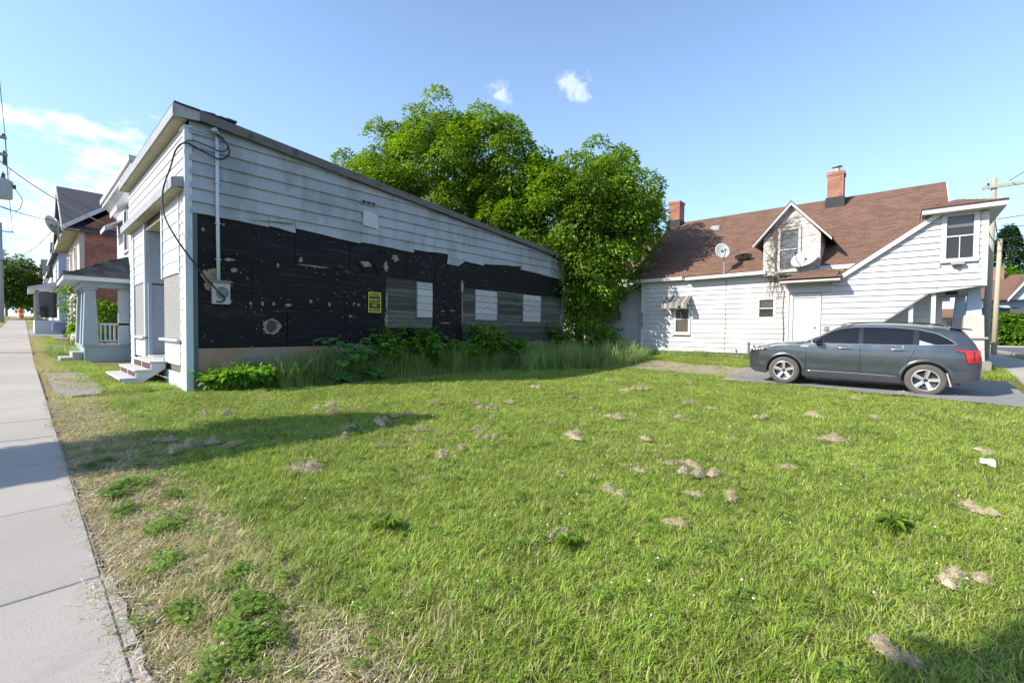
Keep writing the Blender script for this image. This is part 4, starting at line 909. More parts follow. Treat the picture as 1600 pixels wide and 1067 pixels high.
st_x = sorted(set([0,.015,.04,.08,.12]+lin(.18,4.54,120)+[4.58,4.61,4.63,4.64]+[WX0+s*.415 for s in (-1,1)]+[WX1+s*.415 for s in (-1,1)]+[w+.415*math.cos(a) for w in (WX0,WX1) for a in lin(0,math.pi,25)]))
mb = MB(); P = []
for x in st_x:
    zb, zt = arch(x), tops(x); ze = max(zb+.02, zt-crown(x)); row = []
    prof = [(sidey(x, z), z) for z in lin(zb, ze, 16)]; ye = prof[-1][0]
    cr = [(ye*c, zt-(zt-ze)*abs(c)**2.6) for c in (.97,.9,.8,.6,.35,0)]
    half = prof+cr
    row = [(x, -y, z) for y, z in half]+[(x, y, z) for y, z in reversed(half[:-1])]
    P.append(row)
mb.grid(P)
k = len(P[0]); n = len(P)
mb.f.append(tuple(range(k))); mb.f.append(tuple((n-1)*k+i for i in range(k-1,-1,-1)))
body = cbuild(mb, 'body', MAT['paint'])
cbuild(MB().box(.25,4.3,-.70,.70,.30,1.0), 'underbody', MAT['wheelblack'], smooth=False)
def strip(x0, x1, lo, hi, off, nx=30, nz=6, s=-1, xs_=None):
    P = []
    for x in (xs_ or lin(x0, x1, nx)):
        a, b_ = lo(x), hi(x); P.append([(x, s*(sidey(x, z)+off), z) for z in lin(a, b_, nz)])
    return MB().grid(P)
belt = interp([(1.45,1.125),(2.5,1.135),(3.6,1.155),(4.2,1.195)])
wtop = interp([(1.50,1.155),(1.70,1.30),(1.95,1.455),(2.15,1.53),(2.4,1.562),(2.8,1.572),(3.2,1.562),(3.6,1.525),(3.9,1.435),(4.1,1.31),(4.2,1.215)])
def pline(fn_pts, r, mat, name, parent=body, s=-1, off=.004):
    pts = [(x, s*(sidey(x, z)+off), z) for x, z in fn_pts]; return cbuild(MB().tube(pts, r, 6), name, mat, parent)
for s in (-1, 1):
    for (x0, x1) in ((1.56,2.50),(2.58,3.50),(3.58,4.16)):
        cbuild(strip(x0, x1, lambda x: belt(x)+.012, lambda x: max(belt(x)+.014, wtop(x)-.012), .008, 24, 6, s), 'side_window', MAT['carglass'], body)
    for xx in (2.54, 3.54):
        cbuild(strip(xx-.045, xx+.045, lambda x: belt(x)+.01, lambda x: wtop(x)-.01, .011, 6, 6, s), 'pillar_trim', MAT['lampdark'], body)
    pline([(x, belt(x)) for x in lin(1.48,4.22,40)], .010, MAT['chrome'], 'chrome_strip', s=s, off=.008)
    pline([(x, wtop(x)) for x in lin(1.50,4.22,60)], .008, MAT['chrome'], 'chrome_strip', s=s, off=.008)
    cbuild(strip(3.60, 3.86, lambda x: belt(x)+.012, lambda x: belt(x)+.012+max(.003, .11*(1-(x-3.60)/.26)), .013, 8, 3, s), 'chrome_fin', MAT['chrome'], body)
    # arch lips and sill
    for w in (WX0, WX1):
        P = []
        for a in lin(R(-12), R(192), 40):
            row = []
            for rr, o_ in ((.413,-.01),(.413,.012),(.45,.016),(.475,.004)):
                x, z = w+rr*math.cos(a), WZ+rr*math.sin(a); z = max(z, .24); row.append((x, s*(sidey(min(4.6,max(.12,x)), z)+o_), z))
            P.append(row)
        cbuild(MB().grid(P), 'wheel_arch', MAT['paint'], body)
    cbuild(strip(WX0+.42, WX1-.42, lambda x: .25, lambda x: .40, .010, 20, 4, s), 'sill_cladding', MAT['cladding'], body)
    pline([(x, .405+.01*math.sin((x-1.3)*1.4)) for x in lin(WX0+.5, WX1-.5, 20)], .007, MAT['chrome'], 'sill_strip', s=s, off=.008)
    cbuild(strip(4.16, 4.59, lambda x: bots(x)+.0, lambda x: .50+.05*(x-4.17), .010, 14, 4, s), 'bumper_cladding', MAT['cladding'], body)
    cbuild(strip(.06, .50, lambda x: bots(x)+.0, lambda x: .40, .010, 14, 4, s), 'bumper_cladding', MAT['cladding'], body)
    # door shuts
    for line in ([(1.42,.42),(1.42,1.10)], [(2.54,.38),(2.54,1.15)], [(1.42,.40),(3.1,.40)], [(3.56,1.17),(3.50,.95),(3.40,.75)]):
        (xa, za), (xb, zb) = line[0], line[-1]
        pts = [line[0]]
        for (p_, q_) in zip(line, line[1:]): pts += [(p_[0]+(q_[0]-p_[0])*i/8, p_[1]+(q_[1]-p_[1])*i/8) for i in range(1, 9)]
        pline(pts, .0055, MAT['lampdark'], 'door_seam', s=s, off=-.001)
    for hx in (2.22, 3.24):
        z = 1.03+.012*(hx > 3); h = cbuild(MB().tube(curve_pts([(hx-.13, s*(sidey(hx,z)+.012), z),(hx-.08, s*(sidey(hx,z)+.032), z+.004),(hx+.06, s*(sidey(hx,z)+.032), z+.006),(hx+.13, s*(sidey(hx,z)+.014), z+.004)], 4), .015, 8), 'door_handle', MAT['chrome'], body)
        cbuild(strip(hx-.10, hx+.08, lambda x: z-.035, lambda x: z+.03, .003, 6, 4, s), 'handle_cup', MAT['lampdark'], body)
    mr = cbuild(MB().lathe([(.0,-.12),(.07,-.11),(.10,-.04),(.10,.03),(.07,.07),(.0,.08)], (1.67, s*1.06, 1.20), 'y', 14), 'mirror', MAT['lampdark'], body)
    for v in mr.data.vertices: v.co.x = 1.67+(v.co.x-1.67)*.95; v.co.z = 1.20+(v.co.z-1.20)*.72
    cbuild(MB().hexa([(1.62,s*.86,1.13),(1.74,s*.86,1.13),(1.72,s*1.0,1.17),(1.66,s*1.0,1.17)], [(1.62,s*.86,1.17),(1.74,s*.86,1.17),(1.72,s*1.0,1.2),(1.66,s*1.0,1.2)]), 'mirror_arm', MAT['lampdark'], body, False)
    # lamps
    hl = cbuild(strip(.05, .50, lambda x: .80+.07*min(1, (x-.05)/.2), lambda x: tops(x)-crown(x)-.03-.06*max(0,(x-.3)/.2), .007, 16, 4, s), 'headlight', MAT['lampdark'], body)
    for i in range(4): cbuild(strip(.14+i*.075, .19+i*.075, lambda x: .875+.01*i, lambda x: .925+.008*i, .012, 4, 3, s), 'lamp_cell', MAT['headlight'], hl)
    tl = cbuild(strip(4.20, 4.595, lambda x: 1.065-.03*min(1,(x-4.20)/.1)-.23*sstep(4.34,4.39,x), lambda x: 1.085-.01*(x-4.3), .008, 24, 5, s), 'tail_light', MAT['taillight'], body)
    pline([(x, 1.065-.03*min(1,(x-4.20)/.1)-.23*sstep(4.34,4.39,x)) for x in lin(4.20,4.595,24)], .006, MAT['lampdark'], 'lamp_edge', tl, s, .010)
    pline([(4.49, z) for z in lin(.84,1.06,8)], .012, MAT['lampdark'], 'lamp_edge', tl, s, .008)
    cbuild(MB().hexa([(WX1+.40,s*.72,.26),(WX1+.43,s*.72,.26),(WX1+.43,s*.93,.26),(WX1+.40,s*.93,.26)], [(WX1+.33,s*.72,.55),(WX1+.36,s*.72,.55),(WX1+.36,s*.93,.55),(WX1+.33,s*.93,.55)]), 'mud_flap', MAT['mudflap'], body, False)
    cbuild(strip(3.62,3.92, lambda x: .96, lambda x: 1.07, .0015, 6, 4, s), 'fuel_flap', MAT['paint'], body)
    cbuild(strip(1.30,1.46, lambda x: 1.03, lambda x: 1.055, .006, 6, 3, s), 'fender_badge', MAT['chrome'], body)
def across(x0, x1, f, nx=14, ny=15, off=.006):
    P = []
    for x in lin(x0, x1, nx):
        zt = tops(x); ze = zt-crown(x); ye = sidey(x, ze); w = f(x)
        P.append([(x, ye*c, zt-(zt-ze)*abs(c)**2.6+off) for c in lin(-w, w, ny)])
    return MB().grid(P)
cbuild(across(1.42, 2.12, lambda x: .93), 'windscreen', MAT['carglass'], body)
cbuild(across(4.36, 4.55, lambda x: .86, off=.008), 'rear_window', MAT['carglass'], body)
cbuild(MB().hexa([(4.10,-.62,1.57),(4.46,-.60,1.525),(4.46,.60,1.525),(4.10,.62,1.57)], [(4.10,-.60,1.615),(4.45,-.58,1.555),(4.45,.58,1.555),(4.10,.60,1.615)]), 'spoiler', MAT['paint'], body, False)
cbuild(MB().box(-.012,.01,-.55,.55,.58,.80), 'grille', MAT['lampdark'], body, False); cbuild(MB().box(4.63,4.655,-.26,.26,.62,.76), 'licence_plate', MAT['plate'], body, False)
for s in (-1, 1): cbuild(MB().tube(curve_pts([(2.1,s*.60,1.60),(2.3,s*.615,1.665),(3.0,s*.62,1.69),(3.8,s*.61,1.66),(4.0,s*.60,1.615)],5), .014, 6), 'roof_rail', MAT['lampdark'], body)
cbuild(MB().tube([(1.40,-.5,1.20),(1.47,.1,1.255)], .012, 5), 'wiper', MAT['lampdark'], body)
def wheel(cx_, s, rot):
    e = MB().lathe([(.235,-.10),(.30,-.115),(.345,-.10),(.366,-.06),(.366,.06),(.345,.10),(.30,.115),(.235,.10)], (cx_, s*.835, WZ), 'y', 48)
    w = cbuild(e, 'wheel', MAT['tyre'])
    cbuild(MB().lathe([(.0,.055),(.16,.05),(.215,.06),(.232,.09),(.240,.112),(.236,.118)], (0,0,0), 'y', 40) if False else MB().lathe([(.0,s*.045),(.16,s*.045),(.212,s*.06),(.228,s*.10),(.240,s*.118)], (cx_, s*.835, WZ), 'y', 40), 'rim', MAT['wheelblack'], w)
    cbuild(MB().lathe([(.222,s*.10),(.230,s*.117),(.240,s*.119),(.244,s*.113)], (cx_, s*.835, WZ), 'y', 40), 'rim_ring', MAT['alloy'], w)
    for i in range(5):
        a = rot+i*2*math.pi/5
        def pt(r_, t_, d): return (cx_+r_*math.cos(a)-t_*math.sin(a), s*(.835+d), WZ+r_*math.sin(a)+t_*math.cos(a))
        for (t0, t1, t2, t3) in ((-.030,.014,-.052,.004),(.022,.034,.016,.030)):
            mb = MB().hexa([pt(.035,t0,.05),pt(.035,t1,.05),pt(.228,t3,.06),pt(.228,t2,.06)], [pt(.035,t0,.088),pt(.035,t1,.088),pt(.228,t3,.108),pt(.228,t2,.108)]); cbuild(mb, 'spoke', MAT['alloy'], w, False)
    cbuild(MB().lathe([(.0,s*.098),(.03,s*.096),(.05,s*.085),(.055,s*.05)], (cx_, s*.835, WZ), 'y', 16), 'hub_cap', MAT['wheelblack'], w)
for cx_, r_ in ((WX0, R(95)), (WX1, R(82))):
    for s in (-1, 1): wheel(cx_, s, r_)

# ------------------------------------------------------------------ porch house, brick house and others along the street
ph = thing('porch_house', (-23, 7, 0), 'two storey pale grey sided house with bracketed cornice and blue grey porch', 'house')
MB().box(-26.6, -19.3, 2.94, 13, 0, 6.9).build('wall_core', MAT['greywall'], ph)
siding(ph, lambda a, z: (a, 2.9, z), -26.6, -19.3, .5, 6.4, .11, MAT['greywall'], nf, openings=[(-24.35,-23.5,4.5,6.2)], t0=.012)
window(ph, 'y', 2.9, -24.3, -23.55, 4.55, 6.15, -1, .1, .5, mat_g=MAT['glass'])
for (x0, x1, z) in ((-26.4,-24.9,5.55),(-23.2,-21.4,5.75)):
    a_ = MB().hexa([(x0,2.35,z),(x1,2.35,z),(x1,2.88,z+.35),(x0,2.88,z+.35)], [(x0,2.33,z+.06),(x1,2.33,z+.06),(x1,2.88,z+.42),(x0,2.88,z+.42)]).build('window_awning', MAT['bluelight'], ph)
    MB().box(x0, x1, 2.32, 2.345, z-.12, z+.05).build('valance', MAT['bluelight'], a_)
co = MB().box(-27.0, -19.1, 2.45, 2.95, 6.72, 6.86).box(-27.05, -19.05, 2.38, 2.95, 6.862, 7.05).build('cornice', MAT['htrim'], ph)
MB().prism([(-26.95,2.52,6.72),(-19.15,2.52,6.72),(-19.15,2.89,6.30),(-26.95,2.89,6.30)], (0,.04,0)).build('frieze', MAT['htrim'], co)
for i in range(8): MB().prism([(-26.8+i*1.05,2.5,6.71),(-26.8+i*1.05,2.88,6.71),(-26.8+i*1.05,2.88,6.35)], (.12,0,0)).build('bracket', MAT['htrim'], co)
po = MB().box(-26.9, -23.25, 1.55, 2.9, .0, .62).build('porch', MAT['bluegrey'], ph)
MB().box(-26.95, -23.2, 1.5, 2.9, .622, .68).build('porch_floor', MAT['fasciagrey'], po)
pr = MB().hexa([(-27.3,1.0,3.12),(-22.9,1.0,3.12),(-22.9,2.9,3.12),(-27.3,2.9,3.12)], [(-27.3,1.0,3.28),(-22.9,1.0,3.28),(-22.9,2.9,3.28),(-27.3,2.9,3.28)]).build('porch_roof', MAT['bluelight'], po)
MB().add([(-27.32,.98,3.283),(-22.88,.98,3.283),(-22.88,2.9,3.283),(-27.32,2.9,3.283),(-26.2,2.9,4.25),(-23.5,2.9,4.25)], [(0,1,5,4),(1,2,5),(3,0,4),(2,3,4,5)]).build('hip_roof', MAT['shinglegrey'], pr)
hv = Vector((0,1.92,.967)).normalized()
shingles(pr, (-27.32,.97,3.287), (1,0,0), hv, (0,-.45,.89), 4.44, 2.1, MAT['shinglegrey'], keep=lambda u, v: 1.12*v/2.15 < u < 4.44-.62*v/2.15)
shingles(pr, (-22.87,.98,3.287), (0,1,0), Vector((-.62,0,.967)).normalized(), Vector((.967,0,.62)), 1.9, 1.14, MAT['shinglegrey'], keep=lambda u, v: u > 1.92*v/1.15)
MB().box(-27.0,-23.2,1.5,1.75,2.90,3.119).build('beam', MAT['bluegrey'], po); MB().box(-23.5,-23.2,1.752,2.9,2.90,3.118).build('beam', MAT['bluegrey'], po)
for cx_ in (-23.45, -24.6, -26.7):
    c_ = bevel(taper(MB(), cx_, 1.74, .23, .15, .68, 2.80).build('column', MAT['bluegrey'], po), .01); taper(MB(), cx_, 1.74, .19, .19, 2.801, 2.90).build('capital', MAT['bluegrey'], c_)
MB().box(-23.52,-23.40,2.55,2.88,.68,2.9).build('column', MAT['greywall'], po)
rl = MB().box(-23.5,-23.4,1.97,2.9,1.45,1.53).box(-23.48,-23.42,1.97,2.9,.80,.86).build('railing', MAT['bluelight'], po)
for k in range(7): MB().box(-23.48,-23.43,2.0+k*.135,2.06+k*.135,.86,1.45).build('baluster', MAT['bluelight'], rl)
rl2 = MB().box(-26.5,-24.8,1.66,1.74,1.45,1.53).box(-26.5,-24.8,1.68,1.72,.80,.86).build('railing', MAT['bluelight'], po)
for k in range(12): MB().box(-26.45+k*.14,-26.38+k*.14,1.68,1.72,.86,1.45).build('baluster', MAT['bluelight'], rl2)
ch_ = thing('patio_chair', (-24.1, 2.4, .68), 'dark metal chair on the blue grey porch behind the railing', 'chair')
for (x, y) in ((-24.3,2.2),(-23.9,2.2),(-24.3,2.6),(-23.9,2.6)):
    MB().tube([(x,y,.68),(x+.03,y,.95),(x,y,1.14)], .016, 6).build('leg', MAT['dishdark'], ch_)
MB().box(-24.33,-23.87,2.17,2.63,1.13,1.17).build('seat', MAT['dishdark'], ch_)
mb = MB().tube(curve_pts([(-24.3,2.6,1.15),(-24.3,2.68,1.5),(-24.2,2.7,1.66),(-24.0,2.7,1.66),(-23.9,2.68,1.5),(-23.9,2.6,1.15)]), .016, 6)
for x in (-24.2,-24.1,-24.0): mb.tube([(x,2.62,1.16),(x,2.69,1.66)], .008, 5)
mb.build('backrest', MAT['dishdark'], ch_)
cs = thing('concrete_steps', (-25, 1.2, 0), 'low grey concrete steps leading to the blue grey porch', 'steps')
bevel(MB().box(-25.6,-23.6,.92,1.24,0,.20).build('step', MAT['concrete'], cs), .015); bevel(MB().box(-25.5,-23.55,1.242,1.53,0,.40).build('step', MAT['concrete'], cs), .015)

bh = thing('brick_house', (-35, 6, g(-35,2)), 'red brick house with dark grey gabled roof and pale board front', 'house')
MB().box(-39.5, -29.95, 1.95, 12, 0, 6.2).build('wall', MAT['brick'], bh)
MB().prism([(-29.955,1.96,6.2),(-29.955,6.8,6.2),(-29.955,6.8,9.6),(-29.955,5.9,9.6)], (-9.5,0,0)).build('gable_wall', MAT['brick'], bh)
for i in range(22): MB().box(-39.5+i*.435, -39.5+i*.435+.40, 1.90, 1.948, .3+g(-35,2), 6.2).build('wall_board', MAT['pinkwall'], bh)
MB().box(-30.06,-29.93,1.88,2.06,.2,6.2).build('corner_board', MAT['pinkwall'], bh)
rb = MB().prism([(-29.6,1.35,6.06),(-29.6,6.6,10.3),(-29.6,11.8,6.06),(-29.6,11.8,6.2),(-29.6,6.6,10.45),(-29.6,1.35,6.22)], (-10.3,0,0)).build('roof', MAT['shinglegrey'], bh)
MB().prism([(-29.58,1.33,5.98),(-29.58,6.6,10.22),(-29.58,6.6,10.42),(-29.58,1.33,6.20)], (.04,0,0)).build('rake_board', MAT['htrim'], rb)
MB().box(-39.9,-29.62,1.38,1.9,6.0,6.05).build('soffit', MAT['soffit'], rb); MB().box(-39.9,-29.6,1.33,1.37,5.98,6.2).build('fascia', MAT['htrim'], rb)
gb = MB().prism([(-30.0,1.5,6.15),(-38.6,1.5,6.15),(-34.2,1.5,8.75)], (0,4.5,0)).build('front_gable', MAT['pinkwall'], rb)
for a, b_ in (((-29.7,6.1),(-34.2,8.95)),((-38.9,6.1),(-34.2,8.95))):
    MB().prism([(a[0],1.3,a[1]),(b_[0],1.3,b_[1]),(b_[0],1.3,b_[1]-.14),(a[0],1.3,a[1]-.14)], (0,5.2,0)).build('gable_roof', MAT['shinglegrey'], rb)
    MB().prism([(a[0],1.27,a[1]-.02),(b_[0],1.27,b_[1]-.02),(b_[0],1.27,b_[1]-.22),(a[0],1.27,a[1]-.22)], (0,.03,0)).build('rake_board', MAT['htrim'], rb)
for x in (-32.4,-35.4,-38.2):
    for z in (1.4,3.9): window(bh, 'y', 1.90, x-.4, x+.4, z+.1, z+1.6, -1, .1, .5)
dish('satellite_dish', (-30.6, 1.05, 6.25), .55, .45, R(-15), R(150), 'large pale satellite dish at the eave of the brick house', [(-30.6,1.2,5.95),(-30.6,1.42,5.9)])
dsh = MB().tube([(-30.3,1.2,5.4),(-30.3,1.2,6.4),(-30.35,1.1,6.5)], .04, 8).build('service_mast', MAT['galv'], None, True); tag(dsh, 'short grey service mast on the corner of the brick house', 'mast')

def simple_house(name, x0, x1, y0, y1, zb, zw, zr, wall, roof, label, ridge='x', porch=None, wins=()):
    o = thing(name, ((x0+x1)/2, (y0+y1)/2, zb), label, 'house')
    MB().box(x0, x1, y0, y1, zb-.5, zw).build('wall', wall, o); e = .35
    if ridge == 'x':
        ym = (y0+y1)/2; prof = [(x0-e,y0-e,zw-.15),(x0-e,ym,zr),(x0-e,y1+e,zw-.15),(x0-e,y1+e,zw),(x0-e,ym,zr+.18),(x0-e,y0-e,zw)]
        r_ = MB().prism(prof, (x1-x0+2*e,0,0)).build('roof', roof, o); MB().prism([(x0+.01,y0+.01,zw),(x0+.01,y1-.01,zw),(x0+.01,ym,zr-.05)], (x1-x0-.02,0,0)).build('gable_wall', wall, o)
        MB().box(x0-e-.01, x1+e+.01, y0-e-.03, y0-e, zw-.2, zw+.02).build('fascia', MAT['htrim'], r_)
    else:
        xm = (x0+x1)/2; prof = [(x0-e,y0-e,zw-.15),(xm,y0-e,zr),(x1+e,y0-e,zw-.15),(x1+e,y0-e,zw),(xm,y0-e,zr+.18),(x0-e,y0-e,zw)]
        r_ = MB().prism(prof, (0,y1-y0+2*e,0)).build('roof', roof, o); MB().prism([(x0+.01,y0+.01,zw),(x1-.01,y0+.01,zw),(xm,y0+.01,zr-.05)], (0,y1-y0-.02,0)).build('gable_wall', wall, o)
    for (ax, fix, a0, a1, z0, z1, sgn) in wins: window(o, ax, fix, a0, a1, z0, z1, sgn, .09, .5)
    return o
z0 = g(-55, 3)
gh = simple_house('gable_house', -58, -49, 1.9, 11, z0, z0+6.1, z0+9.2, MAT['greyblue'], MAT['shinglegrey'], 'pale blue house with dark roof and front porch beyond the brick house', 'x', wins=[('x',-49,3.2,4.1,z0+3.9,z0+5.4,1),('x',-49,6,6.9,z0+3.9,z0+5.4,1),('y',1.9,-52,-51.2,z0+3.9,z0+5.4,-1)])
gp = MB().box(-57,-49.2,.6,1.88,z0-.3,z0+.9).build('porch', MAT['greywall'], gh); MB().hexa([(-57.3,.3,z0+3.2),(-48.8,.3,z0+3.2),(-48.8,1.88,z0+3.6),(-57.3,1.88,z0+3.6)], [(-57.3,.3,z0+3.4),(-48.8,.3,z0+3.4),(-48.8,1.88,z0+3.9),(-57.3,1.88,z0+3.9)]).build('porch_roof', MAT['htrim'], gp)
for x in (-56.8,-53,-49.5): MB().box(x,x+.22,.65,.87,z0+.9,z0+3.2).build('porch_post', MAT['fasciagrey'], gp)
MB().box(-49.25,-49.2,.9,1.8,z0+1.1,z0+3.1).build('porch_screen', MAT['glass'], gp)
hr = thing('wooden_stair_rail', (-60.5, .9, g(-60,1)), 'brown wooden stair railing in front of the far pale house', 'railing')
MB().prism([(-62,.75,g(-62,1)+1.0),(-58.5,.75,g(-58,1)+1.9),(-58.5,.75,g(-58,1)+1.98),(-62,.75,g(-62,1)+1.08)], (0,.07,0)).build('handrail', MAT['woodrail'], hr)
for i in range(8): MB().box(-61.9+i*.45,-61.84+i*.45,.76,.81,g(-60,1),g(-60,1)+.95+i*.12).build('baluster', MAT['woodrail'], hr)
for i, (x0, x1, wall, zw, lab) in enumerate(((-76,-66,'beigewall',5.8,'far beige house with dark gable roof down the street'),(-92,-81,'htrim',6.2,'far white house with grey roof near the street end'),(-118,-100,'greywall',6.5,'farthest pale grey house at the end of the street'))):
    z0 = g(x0, 3); simple_house('street_house', x0, x1, 2.5, 11, z0, z0+zw, z0+zw+3.2, MAT[wall], MAT['shinglegrey'], lab, 'y' if i != 1 else 'x', wins=[('x',x1,4,5,z0+3.6,z0+5,1)])
simple_house('street_house', -160, -146, -30, -8, g(-150,0), g(-150,0)+5, g(-150,0)+8, MAT['beigewall'], MAT['shinglegrey'], 'distant beige house closing the far left end of the street', 'x')
simple_house('back_house', -25, -13.5, 33, 42, .3, 6.2, 9.8, MAT['beigewall'], MAT['shingle'], 'pale pinkish house half hidden behind the maple foliage', 'x', wins=[('y',33,-16.5,-15.3,3.6,5.2,-1),('y',33,-20,-18.8,3.6,5.2,-1)])
bc = thing('blue_car', (-45, 5.2, g(-45,5)), 'small blue car parked in the drive beyond the brick house', 'car')
def tiny_car(o, x, y, z, mat):
    MB().prism([(x-.85,y,z+.35),(x-.85,y,z+.85),(x-.7,y+.1,z+.95),(x-.7,y+4.2,z+.95),(x-.85,y+4.3,z+.8),(x-.85,y+4.3,z+.35)][0:6], (1.7,0,0)).build('body', mat, o)
    MB().hexa([(x-.75,y+1.1,z+.95),(x+.75,y+1.1,z+.95),(x+.75,y+3.9,z+.95),(x-.75,y+3.9,z+.95)], [(x-.6,y+1.8,z+1.42),(x+.6,y+1.8,z+1.42),(x+.6,y+3.4,z+1.42),(x-.6,y+3.4,z+1.42)]).build('cabin', MAT['carglass'], o)
    for sx in (-.82,.82):
        for yy_ in (y+.8,y+3.4): MB().lathe([(.0,-.1),(.31,-.1),(.32,0),(.31,.1),(.0,.1)], (x+sx,yy_,z+.32), 'x', 16).build('wheel', MAT['tyre'], o)
tiny_car(bc, -45, 1.4, g(-45,3)+.03, MAT['bluecar'])
# right background
rh2 = thing('corner_house', (14.5, 78, .34), 'pale blue grey house with brown roofs and white porch beyond the hedge', 'house')
MB().box(7.0, 24, 72, 84, .2, 5.4).build('wall', MAT['greyblue'], rh2)
r_ = MB().prism([(6.5,71.3,5.2),(6.5,78,8.3),(6.5,84.7,5.2),(6.5,84.7,5.45),(6.5,78,8.55),(6.5,71.3,5.45)], (18,0,0)).build('roof', MAT['shingle'], rh2)
MB().box(8.0,9.0,76.6,77.6,7.4,9.4).build('chimney', MAT['chimbrick'], r_)
for (x0, x1, zr) in ((8.6,12.2,7.9),(14.0,19.0,8.4)):
    xm = (x0+x1)/2; q = MB().prism([(x0+.3,70.9,5.2),(x1-.3,70.9,5.2),(xm,70.9,zr-.2)], (0,6,0)).build('front_gable', MAT['greyblue'], r_)
    for e in (x0, x1):
        MB().prism([(e,70.4,5.05),(xm,70.4,zr),(xm,70.4,zr+.22),(e,70.4,5.27)], (0,6.5,0)).build('gable_roof', MAT['shingle'], q)
        MB().prism([(e,70.3,4.95),(xm,70.3,zr-.1),(xm,70.3,zr+.25),(e,70.3,5.3)], (0,.1,0)).build('rake_board', MAT['htrim'], q)
    window(rh2, 'y', 70.9, xm-.45, xm+.45, 5.4, 6.6, -1, .14, .5)
pq = MB().hexa([(6.8,68.2,3.3),(24,68.2,3.3),(24,72,4.1),(6.8,72,4.1)], [(6.8,68.2,3.5),(24,68.2,3.5),(24,72,4.4),(6.8,72,4.4)]).build('porch_roof', MAT['shinglegrey'], rh2)
MB().box(6.75,24.05,68.12,68.19,3.2,3.5).build('fascia', MAT['htrim'], pq)
MB().box(7.0,23.8,68.6,71.98,.2,3.3).build('porch_wall', MAT['htrim'], rh2)
for k in range(7): window(rh2, 'y', 68.6, 9.3+k*2.1, 10.5+k*2.1, 1.4, 2.9, -1, .12, .5)
ch2 = simple_house('corner_store_house', -6, 5.0, 60, 70, .34, 6.5, 9.5, MAT['htrim'], MAT['shingle'], 'white house seen through the open corner porch', 'x', wins=[('y',60,2.2,3.6,3.6,5.6,-1),('y',60,-.5,.9,3.6,5.6,-1),('y',60,3.4,4.5,1.2,2.8,-1)])
MB().hexa([(.5,58.4,3.0),(5.0,58.4,3.0),(5.0,60,3.7),(.5,60,3.7)], [(.5,58.4,3.12),(5.0,58.4,3.12),(5.0,60,3.9),(.5,60,3.9)]).build('porch_roof', MAT['shingle'], ch2)

# ------------------------------------------------------------------ vegetation
def leaf_mesh(name, C, D, Nrm, L, Wd, fold=.25):
    """kite leaves: base C, direction D, normal Nrm (all n x 3), length L, width Wd (n)"""
    D = D/np.linalg.norm(D, axis=1, keepdims=True); Sd = np.cross(D, Nrm); Sd /= np.linalg.norm(Sd, axis=1, keepdims=True)+1e-9
    Nn = np.cross(Sd, D); L = L[:,None]; Wd = Wd[:,None]
    v0 = C; v1 = C+D*L*.45+Sd*Wd*.5+Nn*Wd*fold; v2 = C+D*L-Nn*L*.12; v3 = C+D*L*.45-Sd*Wd*.5+Nn*Wd*fold
    n = len(C); V = np.stack([v0,v1,v2,v3], 1).reshape(-1,3); b = np.arange(n)*4
    F = np.stack([np.stack([b,b+1,b+2],1), np.stack([b,b+2,b+3],1)], 1).reshape(-1,3)
    return arr_mesh(name, V, F)
def rand_dirs(n, rng):
    v = rng.normal(size=(n,3)); return v/np.linalg.norm(v, axis=1, keepdims=True)
def crown_mesh(name, lobes, nclump, per, csize, L, seed=1, flat=.75, inner=.55, droop=.45):
    """lobes: (cx,cy,cz,rx,ry,rz). boughs sit in the outer shell of the lobes; leaves form a dome over each bough"""
    rng = np.random.default_rng(seed); vol = np.array([l[3]*l[4]*l[5] for l in lobes])**.67; pr = vol/vol.sum()
    CC = []; OO = []
    for l, p_ in zip(lobes, pr):
        k = max(3, int(nclump*p_)); got = []
        for _ in range(k*14):                       # keep the boughs apart so that gaps stay between them
            d = rand_dirs(1, rng)[0]; c = np.array(l[:3])+d*(inner+(1-inner)*rng.random()**.5)*(.8+.42*rng.random()**1.5)*np.array(l[3:6])
            if all(np.sum((c-q[0])**2) > (csize*.85)**2 for q in got): got.append((c, d))
            if len(got) >= k: break
        CC += [q[0] for q in got]; OO += [q[1] for q in got]
    CC = np.array(CC); OO = np.array(OO); k = len(CC)
    sz = csize*(.6+.75*rng.random(k)); pe = np.maximum(6, (per*(sz/csize)**2*(.75+.5*rng.random(k))).astype(int))
    idx = np.repeat(np.arange(k), pe); n = len(idx)
    dr = rand_dirs(n, rng)+np.array([0,0,.55])+OO[idx]*.45; dr /= np.linalg.norm(dr, axis=1, keepdims=True)
    rad = np.where(rng.random(n) < .2, rng.random(n), .72+.30*rng.random(n)*(1+.5*np.sin(dr[:,0]*9+idx)*np.sin(dr[:,1]*8+idx)))
    off = dr*(rad*sz[idx])[:,None]*np.array([1,1,flat])
    C = CC[idx]+off; C[:,2] -= .35*np.hypot(off[:,0], off[:,1])
    D = OO[idx]*.35+dr*np.array([1,1,.2])*.9+rand_dirs(n, rng)*.45; D[:,2] -= droop
    Nm = dr*.8+np.array([0,0,.5])+rand_dirs(n, rng)*.45
    Ls = L*(.45+1.1*rng.random(n)**1.3); return leaf_mesh(name, C, D, Nm, Ls, Ls*(.36+.2*rng.random(n)))
